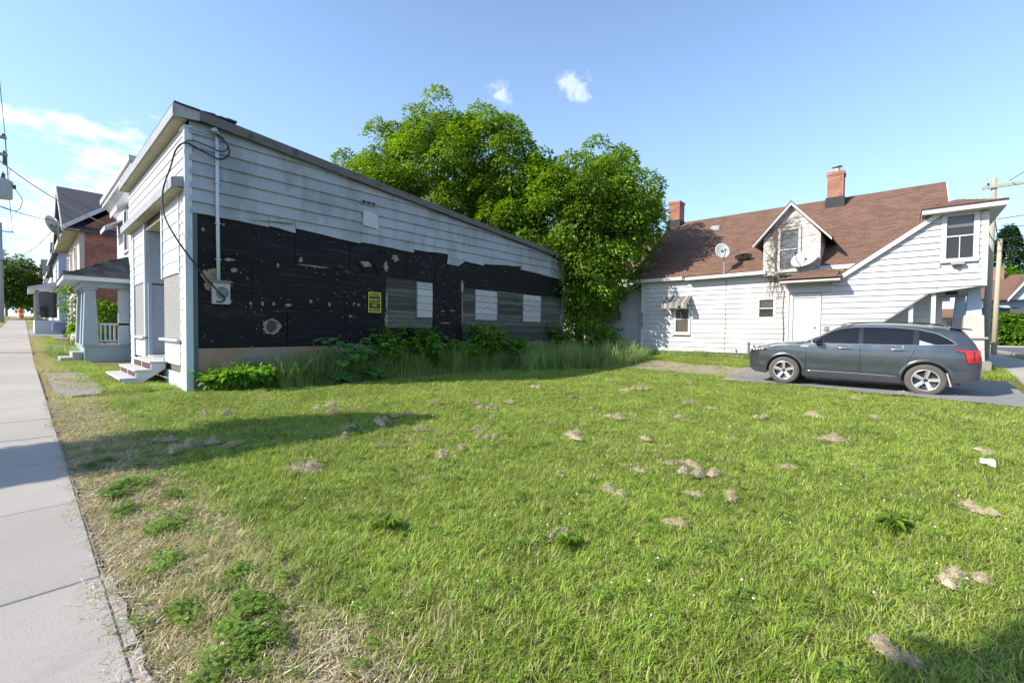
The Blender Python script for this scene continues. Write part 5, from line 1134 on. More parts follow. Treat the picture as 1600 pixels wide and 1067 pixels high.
def tree(name, base, label, lobes, nclump, per, csize, L, mat, trunk_r, seed=1, cat='tree', group=None, lean=(0,0)):
    o = thing(name, base, label, cat, group); rng = random.Random(seed)
    top = max(l[2] for l in lobes); b0 = Vector(base)
    mb = MB(); ctr = Vector((sum(l[0] for l in lobes)/len(lobes), sum(l[1] for l in lobes)/len(lobes), 0))
    fork = b0+Vector(((ctr.x-b0.x)*.4, (ctr.y-b0.y)*.4, (top-b0.z)*.32))
    mb.tube(curve_pts([b0-Vector((0,0,.2)), b0+(fork-b0)*.5+Vector((rng.uniform(-.1,.1),0,0)), fork], 4), trunk_r, 9, trunk_r*.75)
    for l in lobes:
        e = Vector(l[:3]); mid = fork+(e-fork)*.5+Vector((rng.uniform(-.3,.3),rng.uniform(-.3,.3),.2))
        mb.tube(curve_pts([fork-Vector((0,0,.15)), mid, e], 4), trunk_r*.55, 7, trunk_r*.14)
        for k in range(5):
            d = Vector((rng.uniform(-1,1),rng.uniform(-1,1),rng.uniform(-.3,1))).normalized(); s_ = mid+(e-mid)*rng.uniform(.1,1)
            mb.tube([s_, s_+Vector((d.x*l[3],d.y*l[4],d.z*l[5]))*.45, s_+Vector((d.x*l[3],d.y*l[4],d.z*l[5]))*.85], trunk_r*.16, 5, trunk_r*.03)
    mb.build('trunk', MAT['bark'], o, True)
    link('crown', crown_mesh('crown', lobes, nclump, per, csize, L, seed), mat, o)
    return o
tree('maple_tree', (-11.6, 18.0, .25), 'bushy bright green maple hanging over the end of the black building', [
    (-12.1,18.2,7.4,2.8,2.8,2.8),(-10.2,18.9,7.4,1.9,1.9,2.0),(-13.3,17.4,6.2,2.5,2.4,2.6),(-10.4,18.2,5.2,1.6,1.6,1.9),(-11.6,17.8,4.2,2.3,1.6,1.9),(-9.8,18.8,6.3,1.1,1.4,1.5),(-11.6,17.9,3.0,1.5,1.2,1.2),(-11.2,18.6,8.8,1.6,1.6,1.4),(-14.2,17.4,8.0,1.5,1.6,1.5),(-11.9,17.7,1.9,1.3,.9,1.0)],
    300, 360, .78, .165, MAT['leaf'], .26, 3)
tree('maple_tree', (-18.2, 15.0, .0), 'taller bright green maple rising behind the roof of the black building', [
    (-18.6,14.8,9.6,3.0,3.0,2.9),(-20.9,12.9,8.4,2.5,2.5,2.2),(-15.9,16.3,9.8,2.3,2.2,2.5),(-18.4,14.4,11.7,1.6,1.6,1.6),(-16.2,16.2,11.9,1.1,1.1,1.3),(-17.4,15.4,7.2,3.4,2.6,2.2),(-20.5,13.6,10.6,1.6,1.6,1.5),(-22.6,12.0,7.4,1.5,1.5,1.3),(-15.2,16.6,7.0,2.0,2.0,2.0),(-14.6,16.6,8.8,1.7,1.6,1.8)],
    300, 360, .80, .17, MAT['leaf'], .3, 8)
# street tree on the boulevard and an added one behind the camera; their shade falls on the walk and the lawn
tree('street_tree', (-8.3, -3.2, 0), 'slender street tree shading the sidewalk and lawn edge, left of view', [(-9.0,-4.1,3.95,.58,.7,.5),(-9.0,-2.95,4.15,.52,.8,.45),(-8.95,-5.15,3.9,.45,.5,.42),(-8.85,-2.1,4.2,.38,.5,.3),(-9.2,-6.0,3.9,.5,.6,.45)], 300, 230, .30, .13, MAT['leafdark'], .07, 5, group='street trees on the boulevard')
tree('street_tree', (-2.9, -3.0, 0), 'unseen small tree added behind the viewpoint to shade the near lawn corner', [(-2.60,-3.95,5.0,.28,.28,.32),(-2.15,-3.3,5.0,.30,.30,.35),(-2.1,-4.1,5.0,.40,.4,.4)], 220, 220, .30, .14, MAT['leafdark'], .08, 6, group='street trees on the boulevard')  # unseen tree, added to cast the shadow on the near lawn corner
z0 = g(-105,-2)
tree('street_tree', (-106, -2.4, z0), 'round green tree beside the far sidewalk', [(-106,-2.2,z0+6.2,4.6,4.0,3.2),(-104,-.9,z0+5.2,3.2,2.6,2.2),(-108,-4,z0+7.5,3.5,3.5,2.8)], 240, 60, 1.1, .5, MAT['leafdark'], .3, 9, group='street trees on the boulevard')
tree('street_tree', (-128, 1.6, g(-128,1)), 'dark green tree at the far end of the street', [(-128,1.6,g(-128,1)+5.5,4,4,3.5),(-126,3.6,g(-128,1)+4,3,3,2.5)], 150, 50, 1.2, .6, MAT['leafdark'], .3, 10, group='street trees on the boulevard')
tree('garden_shrub', (-26.4, 2.2+1.6, .0), 'leafy green vine bush growing behind the porch railing', [(-27.9,2.2,1.6,.8,.5,.7),(-28.2,2.6,2.2,.6,.5,.5),(-27.8,2.0,.9,.8,.5,.6)], 60, 30, .3, .2, MAT['shrub'], .04, 12, 'shrub')
tree('garden_shrub', (-29.2, 1.4, .15), 'thin climbing leaves on the front corner of the brick house', [(-30.0,1.55,2.6,.4,.25,.9)], 20, 26, .22, .16, MAT['hedge'], .03, 13, 'shrub')
# conifer, hedge and trees at the right
cf = thing('spruce_tree', (11.6, 96, .3), 'tall dark spruce behind the houses at the right edge', 'tree')
MB().tube([(11.6,96,.2),(11.6,96,17.2)], .35, 8, .04).build('trunk', MAT['bark'], cf)
rng = np.random.default_rng(4); Cs = []; Ds = []
for i in range(150):
    h = 2.5+15*i/150; rr = 5.0*(1-(h-2.5)/15.5)**.85+.2; a = i*2.4+rng.random()
    for k in range(46):
        u = rng.random()**.6; aa = a+rng.normal()*.16; Cs.append((11.6+math.cos(aa)*rr*u, 96+math.sin(aa)*rr*u, h-.9*u*u+rng.normal()*.12)); Ds.append((math.cos(aa)+rng.normal()*.5, math.sin(aa)+rng.normal()*.5, -.3+rng.normal()*.3))
Cs = np.array(Cs); link('crown', leaf_mesh('crown', Cs, np.array(Ds), np.tile([0.,0,1.],(len(Cs),1))+rand_dirs(len(Cs),rng)*.3, np.full(len(Cs),.75), np.full(len(Cs),.28)), MAT['conifer'], cf)
tree('hedge_bush', (9, 60.5, .3), 'bright green rounded hedge in front of the far corner house', [(7.0,60.3,1.5,1.0,1.0,1.5),(8.6,60.3,1.5,1.1,1.0,1.3),(10.3,60.3,1.4,1.2,1.0,1.2),(12.3,60.3,1.3,1.3,1.0,1.1)], 260, 170, .5, .30, MAT['hedge'], .1, 14, 'hedge')
tree('back_tree', (10, 90, .3), 'light green broadleaf tree beside the spruce', [(10,90,8.0,2.6,2.6,2.0),(14.5,91,7.0,2.6,2.6,2.0)], 130, 60, .9, .45, MAT['hedge'], .3, 15)

# weeds along the wall
def shrub(base, h, r, n, label, L=.13, seed=0, mat='shrub'):
    o = thing('weed_shrub', base, label, 'shrub', 'weeds along the black wall'); rng = random.Random(seed); mb = MB(); b0 = Vector(base); C = []; D = []
    for i in range(n):
        a = rng.uniform(0, 6.28); t = b0+Vector((math.cos(a)*r*rng.uniform(.3,1), math.sin(a)*r*rng.uniform(.3,1), h*rng.uniform(.55,1.05)))
        pts = curve_pts([b0+Vector((math.cos(a)*.05,math.sin(a)*.05,0)), b0+(t-b0)*.5+Vector((0,0,.08)), t], 5); mb.tube(pts, .009, 5, .003)
        for q in pts[3:]:
            for k in range(3):
                # compound leaf: a rachis with five leaflets
                d = Vector((rng.uniform(-1,1),rng.uniform(-1,1),rng.uniform(-.15,.5))).normalized(); ln = rng.uniform(.12,.24)
                for j in range(5):
                    s_ = d.cross(Vector((0,0,1))).normalized()*(1 if j % 2 else -1)*(0 if j == 4 else 1); C.append(q+d*ln*(.4+.15*j)); D.append(d*.6+s_*.8+Vector((0,0,-.35)))
    mb.build('stems', MAT['bark'], o)
    C = np.array([tuple(c) for c in C]); D = np.array([tuple(c) for c in D]); rg = np.random.default_rng(seed)
    Ls = L*(.6+.8*rg.random(len(C))); link('foliage', leaf_mesh('foliage', C, D, np.tile([0,-.2,1.],(len(C),1))+rand_dirs(len(C),rg)*.35, Ls, Ls*.5), MAT[mat], o); return o
shrub((-11.05, 6.95, .02), 1.35, .45, 16, 'upright light green weed shrub beside the burdock', .15, 1)
shrub((-10.95, 8.35, .02), 1.30, .6, 20, 'leafy weed shrub under the first boarded window', .15, 2)
shrub((-10.85, 9.7, .02), 1.0, .6, 20, 'low dense weed shrub between the first two boarded windows', .14, 3)
shrub((-10.9, 10.9, .02), 1.55, .7, 24, 'tallest leafy weed shrub below the middle boarded window', .16, 4)
shrub((-10.7, 12.0, .02), 1.0, .6, 20, 'bushy weed shrub right of the tallest one on the wall', .15, 5)
shrub((-11.1, 15.6, .15), 1.5, .5, 14, 'thin weed shrub at the rear corner of the black wall', .15, 6)
shrub((-10.2, 17.6, .25), 1.3, 1.0, 26, 'weed shrub under the maple at the back of the lot', .16, 7)
shrub((-11.0, 3.5, .0), .45, .6, 26, 'low spreading leafy weed near the building corner', .13, 8)
shrub((-11.15, 2.95, .0), .35, .4, 16, 'small leafy weed right at the corner post', .11, 9)
bd = thing('burdock_plant', (-11.0, 5.75, 0), 'broad leaved dark green burdock against the black wall', 'plant', 'weeds along the black wall')
rng = random.Random(11); mb = MB()
for i in range(64):
    a = rng.uniform(-1.9, 1.9); hh = rng.uniform(.12, 1.15); r_ = rng.uniform(.25,.75)*(1.15-hh*.45); b0 = Vector((-11.0,5.75,0)); e = b0+Vector((max(-.42,math.cos(a)*r_*.8), math.sin(a)*r_*1.25, hh))
    mb.tube(curve_pts([b0, b0+(e-b0)*.5+Vector((0,0,.15)), e], 3), .013, 5, .007)
    d = Vector((max(-.2,math.cos(a))+.15, math.sin(a), rng.uniform(-.35,.15))).normalized(); s_ = d.cross(Vector((0,0,1))).normalized(); n_ = s_.cross(d); L = rng.uniform(.30,.58)*(1.15-.45*hh); w = L*.42
    lm = MB(); P = []
    for u in lin(0, 1, 8):
        ww = w*(math.sin(min(1,u*1.25+.18)*math.pi*.5) if u < .5 else math.cos((u-.5)*2*math.pi*.5)**.7)+.003; ww *= 1+.12*math.sin(u*22+i)
        P.append([tuple(e+d*(L*u)+s_*(ww*v)+n_*(.22*w*abs(v)**1.5+.03*w*math.sin(u*16+v*3)-.30*L*u*u)) for v in (-1,-.5,0,.5,1)])
    lm.grid(P).build('leaf', MAT['burdock'], bd, True)
mb.build('stalks', MAT['shrub'], bd)

# ------------------------------------------------------------------ grass (uncountable: one object each, tufts placed by geometry nodes)
def blades(name, n, rad, hmin, hmax, w, lean, mat, seed, seg=3, flop=.4):
    rng = np.random.default_rng(seed); V = []; F = []
    for i in range(n):
        a = rng.random()*6.28; r_ = rad*math.sqrt(rng.random()); x, y = r_*math.cos(a), r_*math.sin(a); h = hmin+(hmax-hmin)*rng.random(); la = rng.random()*6.28; ll = lean*h*(.2+rng.random())
        dx, dy = math.cos(la), math.sin(la); ww = w*(.6+.8*rng.random()); sx, sy = -dy, dx; b = len(V)
        for k in range(seg):
            u = k/seg; cx_ = x+dx*ll*u**1.8; cy_ = y+dy*ll*u**1.8; z = h*(u-flop*.5*u**3); q = ww*(1-u**2*.7)*.5
            V += [(cx_-sx*q, cy_-sy*q, z), (cx_+sx*q, cy_+sy*q, z)]
        V.append((x+dx*ll, y+dy*ll, h*(1-flop*.5)))
        for k in range(seg-1): F += [(b+2*k, b+2*k+1, b+2*k+3, b+2*k+2)]
        F.append((b+2*(seg-1), b+2*(seg-1)+1, b+2*seg))
    me = bpy.data.meshes.new(name); me.from_pydata(V, [], F); me.materials.append(mat); me.polygons.foreach_set('use_smooth', [True]*len(me.polygons)); return me
def clover_mesh(name, n, rad, seed, size=.011, mat=None, flowers=0):
    rng = np.random.default_rng(seed); V = []; F = []; mi = []
    for i in range(n):
        a = rng.random()*6.28; r_ = rad*math.sqrt(rng.random()); c = Vector((r_*math.cos(a), r_*math.sin(a), .03+.03*rng.random()))
        for k in range(3):
            t = k*2.09+rng.random(); d = Vector((math.cos(t), math.sin(t), .15+.3*rng.normal()*.5)); s_ = Vector((-math.sin(t), math.cos(t), .2*rng.normal())); z = size*(.7+.8*rng.random()); b = len(V)
            V += [tuple(c), tuple(c+d*z+s_*z*.75), tuple(c+d*z*1.7), tuple(c+d*z-s_*z*.75)]; F.append((b,b+1,b+2,b+3)); mi.append(0)
    for i in range(flowers):
        a = rng.random()*6.28; r_ = rad*math.sqrt(rng.random()); c = Vector((r_*math.cos(a), r_*math.sin(a), .07+.02*rng.random())); s_ = .006; b = len(V)
        V += [tuple(c+Vector(q)*s_) for q in ((1,0,0),(-1,0,0),(0,1,0),(0,-1,0),(0,0,1),(0,0,-1))]; F += [(b,b+2,b+4),(b+2,b+1,b+4),(b+1,b+3,b+4),(b+3,b,b+4),(b+2,b,b+5),(b+1,b+2,b+5),(b+3,b+1,b+5),(b,b+3,b+5)]; mi += [1]*8
    me = bpy.data.meshes.new(name); me.from_pydata(V, [], F); me.materials.append(mat or MAT['clover']); me.materials.append(MAT['petal']); me.polygons.foreach_set('material_index', mi); return me
def scatter(name, label, meshes, pts, scl, idx, kind='stuff', seed=0):
    """one object: tufts instanced on points"""
    col = bpy.data.collections.new(name+'_tufts')
    for i, me in enumerate(meshes):
        col.objects.link(bpy.data.objects.new('%s_tuft_%02d' % (name, i), me))
    rng = np.random.default_rng(seed); n = len(pts); me = bpy.data.meshes.new(name); me.vertices.add(n); me.vertices.foreach_set('co', pts.astype(np.float32).ravel())
    a = me.attributes.new('scl', 'FLOAT', 'POINT'); a.data.foreach_set('value', scl.astype(np.float32))
    a = me.attributes.new('idx', 'INT', 'POINT'); a.data.foreach_set('value', idx.astype(np.int32))
    rot = np.stack([rng.normal(size=n)*.12, rng.normal(size=n)*.12, rng.random(n)*6.28], 1).astype(np.float32)
    a = me.attributes.new('rot', 'FLOAT_VECTOR', 'POINT'); a.data.foreach_set('vector', rot.ravel())
    o = bpy.data.objects.new(name, me); COL.objects.link(o)
    tr = bpy.data.node_groups.new(name, 'GeometryNodeTree')
    tr.interface.new_socket('Geometry', in_out='INPUT', socket_type='NodeSocketGeometry'); tr.interface.new_socket('Geometry', in_out='OUTPUT', socket_type='NodeSocketGeometry')
    gi = tr.nodes.new('NodeGroupInput'); go = tr.nodes.new('NodeGroupOutput'); ip = tr.nodes.new('GeometryNodeInstanceOnPoints')
    ci = tr.nodes.new('GeometryNodeCollectionInfo'); ci.inputs['Collection'].default_value = col; ci.inputs['Separate Children'].default_value = True; ci.inputs['Reset Children'].default_value = True
    m2 = tr.nodes.new('GeometryNodeMeshToPoints')
    def attr(nm, typ):
        q = tr.nodes.new('GeometryNodeInputNamedAttribute'); q.data_type = typ; q.inputs['Name'].default_value = nm; return q.outputs['Attribute']
    tr.links.new(gi.outputs[0], m2.inputs['Mesh']); tr.links.new(m2.outputs[0], ip.inputs['Points']); tr.links.new(ci.outputs[0], ip.inputs['Instance'])
    ip.inputs['Pick Instance'].default_value = True
    tr.links.new(attr('idx','INT'), ip.inputs['Instance Index']); tr.links.new(attr('scl','FLOAT'), ip.inputs['Scale'])
    er = tr.nodes.new('FunctionNodeEulerToRotation'); tr.links.new(attr('rot','FLOAT_VECTOR'), er.inputs[0]); tr.links.new(er.outputs[0], ip.inputs['Rotation'])
    tr.links.new(ip.outputs[0], go.inputs[0]); md = o.modifiers.new('tufts', 'NODES'); md.node_group = tr
    me.materials.append(meshes[0].materials[0])
    return tag(o, label, 'grass', kind=kind)
gv = np.vectorize(g)
def bare(x, y):       # places where no lawn grows
    if y < .27+.04*math.sin(x*3.1)+.03*math.sin(x*8.7): return True
    if -11.55 > x and x > -19.2 and y > 2.3: return True
    if x < -11.6 and x > -18.7 and y < 1.3: return random.random() < .85
    if x > 2.3: return 3.95 > x or x > 4.4
    dw = 13.55-.20*max(0, x+2.3)
    if -3.9 < x and y > dw-.05 and y < 17.1: return True
    if -8.6 < x <= -3.9:
        a = 14.6+.10*(-x-3.6)
        if a < y < a+2.1: return random.random() < .72
    if y > 19.4: return x > -12.4
    return False
def scatter_pts(n_try, dens):
    P = []
    for _ in range(n_try):
        pass
    return P
rng = np.random.default_rng(21)
def lawn_points(x0, x1, y0, y1, dens):
    n = int((x1-x0)*(y1-y0)*dens(0)); xy = np.stack([x0+(x1-x0)*rng.random(n), y0+(y1-y0)*rng.random(n)], 1)
    r_ = np.hypot(xy[:,0], xy[:,1]); keep = rng.random(n) < dens(1)(r_)/dens(0); xy = xy[keep]
    keep = np.array([not bare(x, y) for x, y in xy]); return xy[keep]
def dens(q):
    if q == 0: return 640
    return lambda r_: np.interp(r_, [0,3.5,5,8,14,25], [640,600,400,230,130,90])
xy = lawn_points(-12.5, 4.6, .2, 19.4, dens)
pz = np.array([g(x, y)+.02*math.sin(x*1.9+y*.7)*math.sin(y*1.3-x*.4)*(1 if .5 < y < 13 else 0)-.004 for x, y in xy])
pts = np.column_stack([xy, pz]); nn = len(pts)
lawn_m = [blades('tuft', 32, .055, .022, .052, .0034, 1.1, MAT['grass'], 100+i) for i in range(5)] + [blades('tuft', 24, .05, .032, .068, .0038, 1.15, MAT['grass'], 110+i) for i in range(3)] + [blades('tuft', 22, .07, .012, .04, .0034, 1.9, MAT['grass'], 120+i, flop=.9) for i in range(2)] + [clover_mesh('tuft', 16, .05, 130+i, .006, flowers=(1 if i == 2 else 0)) for i in range(3)]
pk = rng.random(nn); long_ = np.array([.5+.5*math.sin(x*1.3+2*math.sin(y*.9))*math.sin(y*1.1+1.3*math.sin(x*.7)) for x, y in xy])
idx = np.where(pk < .50-.12*long_, rng.integers(0,5,nn), np.where(pk < .58+.22*long_, rng.integers(5,8,nn), np.where(pk < .95, rng.integers(8,10,nn), np.where(rng.random(nn) < .12, 12, rng.integers(10,12,nn)))))
r_ = np.hypot(xy[:,0], xy[:,1]); scl = (.8+.5*rng.random(nn))*np.interp(r_, [0,4,10,20], [1,1.05,1.25,1.4])
# broken turf at the walk edge is mostly low and creeping
edge = (xy[:,1] < 1.0) & (xy[:,0] < -.5); idx = np.where(edge & (rng.random(nn) < .55), rng.integers(8,10,nn), idx)
scatter('lawn_grass', 'mown green lawn with straw coloured patches and clover', lawn_m, pts, scl, idx, seed=1)
# far verges
xy = np.concatenate([np.stack([-27+8.2*rng.random(2600), .35+1.2*rng.random(2600)],1), np.stack([-19+7*rng.random(2600), .35+1.9*rng.random(2600)],1), np.stack([-45+18*rng.random(1600), .35+.9*rng.random(1600)],1), np.stack([-120+75*rng.random(2500), -3.3+1.9*rng.random(2500)],1), np.stack([-120+60*rng.random(1500), .4+1.6*rng.random(1500)],1), np.stack([3.95+.45*rng.random(500), 6+25*rng.random(500)],1), np.stack([1.5+.8*rng.random(700), 17.2+8*rng.random(700)],1), np.stack([12.8+6*rng.random(1500), 30+30*rng.random(1500)],1)])
xy = xy[np.array([not (-19.2 < x < -11.5 and (y > 2.3 or (y < 1.25 and random.random() < .9))) and not (-26 < x < -23.4 and y > .9) for x, y in xy])]
pts = np.column_stack([xy, gv(xy[:,0], xy[:,1])]); nn = len(pts)
scatter('verge_grass', 'grass verges beside the sidewalks', lawn_m, pts, 1.5+1.0*rng.random(nn), rng.integers(0,8,nn), seed=2)
# tall weeds along the wall
tall = [blades('tuft', 26, .10, .35, .75, .010, .75, MAT['tallgrass'], 200+i, seg=5, flop=.55) for i in range(4)] + [blades('tuft', 22, .10, .55, 1.0, .010, .55, MAT['tallgrass'], 210+i, seg=5, flop=.35) for i in range(2)]
L_ = []
for _ in range(2500):
    y = 2.9+13.2*rng.random(); w = .95 if y > 4 else .5
    L_.append((-11.42+w*rng.random()**1.2, y))
for _ in range(1000):
    y = 11.5+5.8*rng.random(); x = -11.3+(1.9+1.6*sstep(12,15,y))*rng.random(); L_.append((x, y))
for _ in range(240): L_.append((-12.6+4.0*rng.random(), 16.9+1.9*rng.random()))
xy = np.array(L_); xy = xy[~((xy[:,0] > -10.6) & (xy[:,1] < 9) )]
pts = np.column_stack([xy, gv(xy[:,0], xy[:,1])]); nn = len(pts)
sc_ = (.55+.5*rng.random(nn))*np.interp(xy[:,1], [2.9,4,5,12,14,17], [.85,1.15,1.2,1.2,1.35,1.25])
scatter('tall_weeds', 'tall uncut grass along the foot of the black wall', tall, pts, sc_, np.where(rng.random(nn) < .75, rng.integers(0,4,nn), rng.integers(4,6,nn)), seed=3)
xy = np.array([(-9+5.8*rng.random(), 19.42-.5*rng.random()**1.5) for _ in range(260)]); pts = np.column_stack([xy, gv(xy[:,0], xy[:,1])])
scatter('house_weeds', 'short weeds along the white house foundation', tall, pts, .28+.3*rng.random(len(pts)), rng.integers(0,6,len(pts)), seed=4)
xy = np.array([(-27.5+2.2*rng.random(), .75+.7*rng.random()) for _ in range(110)]); pts = np.column_stack([xy, gv(xy[:,0], xy[:,1])])
scatter('porch_weeds', 'bright tuft of long grass beside the porch steps', tall, pts, .7+.4*rng.random(len(pts)), rng.integers(0,4,len(pts)), seed=5)
# broad weeds creeping over the walk edge
cw = [clover_mesh('tuft', 22, .06, 300+i, .008) for i in range(3)]
xy = np.array([(x, y) for x, y in ((-1.7-4.9*rng.random(), .40+.42*rng.random()) for _ in range(700)) if .6*math.sin(x*2.3)+.6*math.sin(x*5.1+1)+.8*math.sin(y*15+x*4)+.9*math.sin(x*11+y*9) > .55]); pts = np.column_stack([xy, np.zeros(len(xy))])
scatter('creeping_weeds', 'creeping broad leaved weeds along the sidewalk edge', cw, pts, .6+.6*rng.random(len(pts)), rng.integers(0,3,len(pts)), seed=6)
# straw scattered on the worn edge
st_m = [blades('tuft', 16, .09, .004, .012, .003, 7.0, MAT['straw'], 320+i) for i in range(3)]
xy = np.array([(-.6-11*rng.random()**1.3, .265+.75*rng.random()**1.3) for _ in range(2300)]); pts = np.column_stack([xy, np.full(len(xy), .012)]); pts[:,2] += np.where(xy[:,1] < .32, .02, 0)
scatter('straw_litter', 'dry straw litter along the worn lawn edge', st_m, pts, .7+.7*rng.random(len(pts)), rng.integers(0,3,len(pts)), seed=7)

# ------------------------------------------------------------------ clumps of dried mowings, each its own
def clump_mesh(seed, rx=.17, ry=.13, h=.14, n=1100):
    rng = np.random.default_rng(seed); V = []; F = []
    subs = [(rng.normal()*rx*.45, rng.normal()*ry*.45, .45+.5*rng.random(), .35+.65*rng.random()) for _ in range(4)]
    for (sx, sy, sr, sh) in subs:                  # a low uneven heap made of a few smaller ones
        core = MB(); P = []; ph = rng.random()*6
        for i in range(4):
            r0 = i/3; P.append([(sx+rx*.7*sr*r0*math.cos(a)*(1+.3*math.sin(3*a+ph)), sy+ry*.7*sr*r0*math.sin(a)*(1+.3*math.sin(2*a+ph)), h*.55*sh*(1-r0**1.5)-.012*(i == 3)) for a in [2*math.pi*k/10 for k in range(11)]])
        core.grid(P); b = len(V); V += core.v; F += [tuple(q+b for q in f) for f in core.f]
    for i in range(n):
        sx, sy, sr, sh = subs[rng.integers(0, 4)]; a = rng.random()*6.28; r0 = rng.random()**.5*1.1 if rng.random() < .75 else rng.random()*2.0
        x, y = sx+rx*.75*sr*r0*math.cos(a), sy+ry*.75*sr*r0*math.sin(a); z = h*.75*sh*max(.03, 1-r0**1.5)*(.6+.7*rng.random())+.006; t = rng.random()*6.28; l = .012+.028*rng.random(); d = (math.cos(t)*l, math.sin(t)*l, rng.normal()*.018); w = .0014; b = len(V)
        V += [(x-d[0]+w*math.sin(t), y-d[1]-w*math.cos(t), z-d[2]), (x-d[0]-w*math.sin(t), y-d[1]+w*math.cos(t), z-d[2]), (x, y, z+.004), (x+d[0], y+d[1], max(.002, z+d[2]))]; F += [(b,b+2,b+1),(b+1,b+2,b+3)]
    me = bpy.data.meshes.new('dry_grass_clump'); me.from_pydata(V, [], F); me.materials.append(MAT['straw']); return me
cm = [clump_mesh(i) for i in range(4)]
spec = [(-4.23,1.88,1.0,'roundest dry grass clump in the foreground, just beyond the shadow'),(-1.68,2.36,.62,'dry grass clump nearest the centre foreground'),(-1.15,3.09,.5,None),(-1.43,4.32,1.0,'wide dry grass clump in the middle of the lawn'),(-1.62,4.62,.7,None),(-1.03,3.93,.6,None),(-1.25,3.75,.55,None),
        (-3.18,4.8,.75,None),(-.57,6.99,.95,'brown dry grass clump on the right side toward the car'),(-3.02,8.52,1.0,'pale dry grass clump on the far lawn in front of the house'),(0.0,2.49,.6,'dry grass clump at the bottom right shade'),(.29,3.5,.7,'dry grass clump at the right edge of the near lawn'),(-8.28,1.92,1.0,'double dry grass clump near the building corner'),(-8.0,2.15,.9,None),(-6.6,1.15,.8,None),(-6.1,1.29,1.0,'dry grass clump lying in the tree shadow'),(-5.75,1.55,.8,None),
        (-5.61,2.96,.8,None),(-5.2,2.7,.7,None),(-5.7,3.5,.9,None),(-6.0,3.9,.75,None),(-6.9,3.35,1.05,None),(-4.3,4.1,.8,None),(-3.9,3.9,.6,None)]
px = [(690,711,.8),(722,704,.7),(875,745,.6),(954,772,.6),(598,697,.6),(655,675,.7),(893,622,.8),(1000,610,.9),(980,612,.8),(745,632,.7),(680,632,1.),(765,640,.9),(800,631,.9),(770,659,.6),(860,664,.5),(963,655,.8),(1060,655,.6),(1010,690,.6),(1050,728,.7),(1270,653,.9),(1135,595,.9),(1080,600,.8),(1365,655,.8),(1540,710,.6),(1410,615,.8),(900,580,.5),(950,596,.7),(840,607,.9),(1150,690,.5),(1000,740,.5),(640,590+60,.6),(510,637,.9),(560,640,.8),(1232,735,.5),(1520,800,.7),(1190,655,.6),(1330,625,.7),(925,640,.6),(1110,640,.6)]
import itertools
def ground_hit(x, y):
    d = pxdir(x, y); t = -1.4/d.z; return (d.x*t, d.y*t)
for (a, b_, s_) in px:
    q = ground_hit(a, b_); spec.append((q[0], q[1], s_, None))
for i, (x, y, s_, lab) in enumerate(spec):
    o = bpy.data.objects.new('dry_grass_clump', cm[i % 4]); COL.objects.link(o); o.location = (x, y, g(x,y)+.03); o.rotation_euler = (0, 0, random.uniform(0, 6.28)); k = s_*random.uniform(.75,1.05); o.scale = (k, k*random.uniform(.6,1), k*random.uniform(.6,.95) if i else 1.0)
    tag(o, lab or 'small flat clump of dried mown grass scattered on the lawn', 'grass clump', 'dried grass clumps on the lawn')
def lawn_weed(loc, r, label, seed):
    o = thing('lawn_weed', loc, label, 'plant', 'broad weeds in the lawn'); rg = random.Random(seed)
    for i in range(16):
        a = rg.uniform(0,6.28); d = Vector((math.cos(a),math.sin(a),rg.uniform(.1,.7))).normalized(); s_ = d.cross(Vector((0,0,1))).normalized(); L = r*rg.uniform(.6,1.1); w = L*.15; c0 = Vector(loc)
        P = [[tuple(c0+d*(L*u)+s_*(w*v*math.sin(min(1,u+.1)*math.pi)*(1+.3*math.sin(u*25)))+Vector((0,0,.02+.04*abs(v)-.45*L*u*u))) for v in (-1,0,1)] for u in lin(0,1,8)]
        MB().grid(P).build('leaf', MAT['clover'], o, True)
lawn_weed((0.0,4.1,.02), .15, 'dark dandelion rosette on the right of the lawn', 1); lawn_weed((-1.55,2.30,.02), .10, 'small rosette weed beside the centre clump', 3); lawn_weed((-2.6,1.65,.02), .12, 'small broad weed in the dry left foreground', 2)
pp = thing('litter_cup', (.71, 6.69, .05), 'crumpled white paper cup lying on the lawn', 'litter')
mb = MB(); P = []
for i in range(8):
    u = i/7; rr = .026+.012*u; P.append([(.67+.10*u, 6.72-.07*u+rr*math.cos(a)*(1+.18*math.sin(3*a+i*1.3)), .075+rr*math.sin(a)*(1+.15*math.sin(2*a+i))) for a in [2*math.pi*k/14 for k in range(15)]])
o = mb.grid(P).build('cup', MAT['paper'], pp); MB().lathe([(.0,.0),(.026,.0),(.03,.008)], (.67,6.72,.075), 'x', 12).build('cup_base', MAT['paper'], pp)

# ------------------------------------------------------------------ poles and wires
def pole(name, base, top, r, mat, label, arm=None, group='utility poles'):
    o = thing(name, base, label, 'pole', group); MB().tube([Vector(base)-Vector((0,0,.3)), (Vector(base)+Vector(top))*.5, top], r, 12, r*.72).build('shaft', MAT[mat], o, True)
    if arm:
        for (a, b_, z) in arm:
            q = MB().box(min(a[0],b_[0])-.05, max(a[0],b_[0])+.05, min(a[1],b_[1])-.05, max(a[1],b_[1])+.05, z-.06, z+.06).build('crossarm', MAT[mat], o)
            for k in (.05,.5,.95): MB().lathe([(.02,.06),(.05,.09),(.03,.13),(.05,.16),(.0,.19)], (a[0]+(b_[0]-a[0])*k, a[1]+(b_[1]-a[1])*k, z), 'z', 8).build('insulator', MAT['ceramic'], q)
    return o
pole('utility_pole', (2.72,27,.34), (2.80,27,7.9), .125, 'polewood', 'greenish wooden utility pole right behind the corner of the white house', [((2.5,26.9),(5.0,26.9),7.55)])
pole('utility_pole', (3.62,33,.34), (3.70,33,6.25), .115, 'poletan', 'shorter tan wooden pole behind the corner pole')
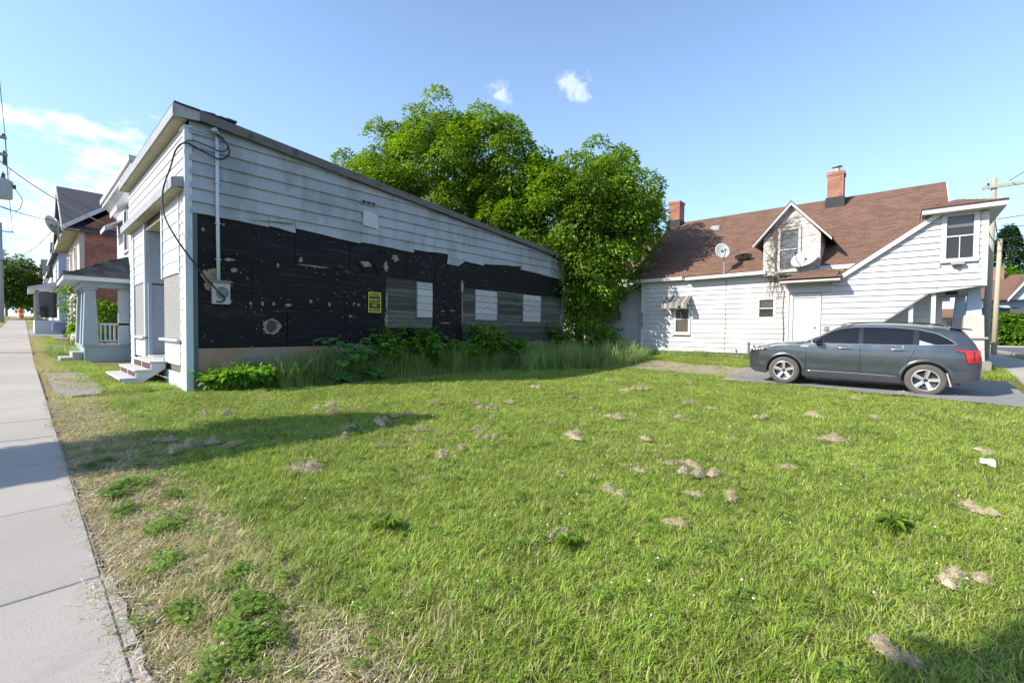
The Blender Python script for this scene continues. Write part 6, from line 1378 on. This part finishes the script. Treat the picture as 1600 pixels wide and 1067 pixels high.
p1 = pole('utility_pole', (-30,-1.55,g(-30,-1)), (-30,-1.55,11.5), .16, 'polegrey', 'grey utility pole carrying the transformer at the left edge', [((-30,-1.5),(-30,-.42),9.75),((-30,-1.5),(-30,-.40),9.0)])
pole('utility_pole', (-80,-1.62,g(-80,-1)), (-80,-1.62,13.6), .19, 'polegrey', 'grey utility pole down the street with equipment box', [((-80,-2.6),(-80,-.6),12.6)])
pole('utility_pole', (-150,-2.4,g(-150,-1)), (-150,-2.4,16.0), .22, 'polegrey', 'farthest small utility pole down the street', [((-150,-3.6),(-150,-1.2),15.2)])
bxo = bevel(MB().box(-79.95,-79.5,-1.9,-1.35,9.2,10.4).build('equipment_box', MAT['transformer']), .05); tag(bxo, 'grey equipment box mounted on the far utility pole', 'box')
tf = thing('pole_transformer', (-30,-.55,6.9), 'grey cylindrical transformer hanging at the left edge', 'transformer')
MB().lathe([(.0,0),(.30,0),(.33,.03),(.33,.70),(.35,.72),(.35,.78),(.25,.86),(.0,.90)], (-30,-.55,7.05), 'z', 24).build('tank', MAT['transformer'], tf, True)
MB().lathe([(.05,0),(.09,.06),(.05,.12),(.09,.18),(.04,.24),(.0,.34)], (-30,-.50,7.92), 'z', 10).build('bushing', MAT['ceramic'], tf, True)
MB().box(-30.05,-29.95,-1.5,-.85,7.2,7.3).box(-30.05,-29.95,-1.5,-.85,7.6,7.7).build('bracket', MAT['galv'], tf); MB().box(-30.05,-29.9,-.24,-.12,7.55,7.72).build('lug', MAT['ceramic'], tf)
ab = MB().tube([(-30,-.45,9.0),(-30,-.45,8.55)], .05, 8, .07).build('cutout_fuse', MAT['ceramic']); tag(ab, 'dark fuse cutout hanging above the transformer', 'insulator')
def wire(a, b_, sag, label, r=.012, n=16):
    a, b_ = Vector(a), Vector(b_); pts = [a+(b_-a)*t-Vector((0,0,sag*4*t*(1-t))) for t in lin(0,1,n)]
    return tag(MB().tube(pts, r, 5).build('utility_wire', MAT['wire']), label, 'wire', 'overhead wires')
wire((-30,-1.5,9.6), (-25.2,2.32,5.75), .35, 'service wire slanting from the left pole to the porch house', .022)
wire((-30,-1.2,7.0), (-30.35,1.15,6.45), .18, 'service wire from the transformer pole to the brick house mast', .018)
tag(MB().tube(curve_pts([(-30,-.18,7.6),(-29.9,.05,7.1),(-30,-.1,6.6),(-30,-.6,6.65),(-30,-1.4,6.8)]), .014, 5).build('utility_wire', MAT['wire'], None, True), 'curled lead hanging below the transformer', 'wire', 'overhead wires')
tag(MB().tube(curve_pts([(-30,-.45,8.55),(-29.9,-.3,8.4),(-30,-.35,8.15),(-30,-.50,8.25)]), .010, 5).build('utility_wire', MAT['wire'], None, True), 'short jumper lead between the fuse and the transformer', 'wire', 'overhead wires')
for i, (dy, z, zz, lab) in enumerate(((-.42,9.9,12.8,'upper street wire on the pole arm'),(-1.5,9.2,12.3,'middle street wire between the poles'),(-1.45,6.6,10.2,'lowest street cable between the poles'),(-1.4,5.9,9.3,'thick street cable below the others'))):
    wire((-30,dy,z), (-80,-1.62+(dy+1.5)*.9,zz), .9, lab, .02, 24)
wire((-30,-.42,9.9), (-4.6,-.6,13.5), .3, 'near vertical wire running up past the left edge', .012)
wire((-80,-1.6,10.0), (-49,1.2,g(-49,1)+5.6), .5, 'drop wire to the pale blue house', .016); wire((-80,-1.6,10.6), (-30.4,1.15,6.2), 1.2, 'long drop wire to the brick house', .018, 24); wire((-80,-1.6,9.4), (-58,1.5,g(-58,1)+5.2), .4, 'short drop wire to the far house', .016)
for i, (y, z, lab) in enumerate(((26.9,7.65,'upper right wire'),(26.9,7.6,'second right wire'))):
    wire((3.2+i*1.6,26.9,7.7), (9+i*2,-8,9.5+i*.3), .8, lab+' leaving the corner pole crossarm', .014, 24)
for i in range(4): wire((2.85,27,6.2-.45*i), (12+i,18-3*i,6.6-.25*i), .35, ['topmost','second','third','lowest'][i]+' cable leaving the corner pole to the right', .016)
wire((3.70,33,6.1), (2.85,27,6.3), .2, 'span joining the two right hand poles', .02); wire((3.70,33,5.7), (18,40,7.0), .7, 'cable from the tan pole over the side street', .02); wire((3.70,33,5.9), (14,71,7.6), .9, 'cable from the tan pole to the corner house', .018)
wire((3.70,33,6.0), (1.9,19.8,4.8), .2, 'drop wire from the tan pole to the white house', .014)
# far left small things
bar = thing('traffic_barrel', (-112, -.2, g(-112,0)), 'orange construction barrel at the far end of the sidewalk', 'barrel')
MB().lathe([(.45,0),(.45,.15),(.38,.16),(.36,1.4),(.30,1.6),(.0,1.62)], (-112,-.2,g(-112,0)), 'z', 14).build('drum', MAT['orange'], bar, True); MB().lathe([(.385,.6),(.387,.6),(.382,.85),(.38,.85)], (-112,-.2,g(-112,0)), 'z', 14).build('band', MAT['plate'], bar)
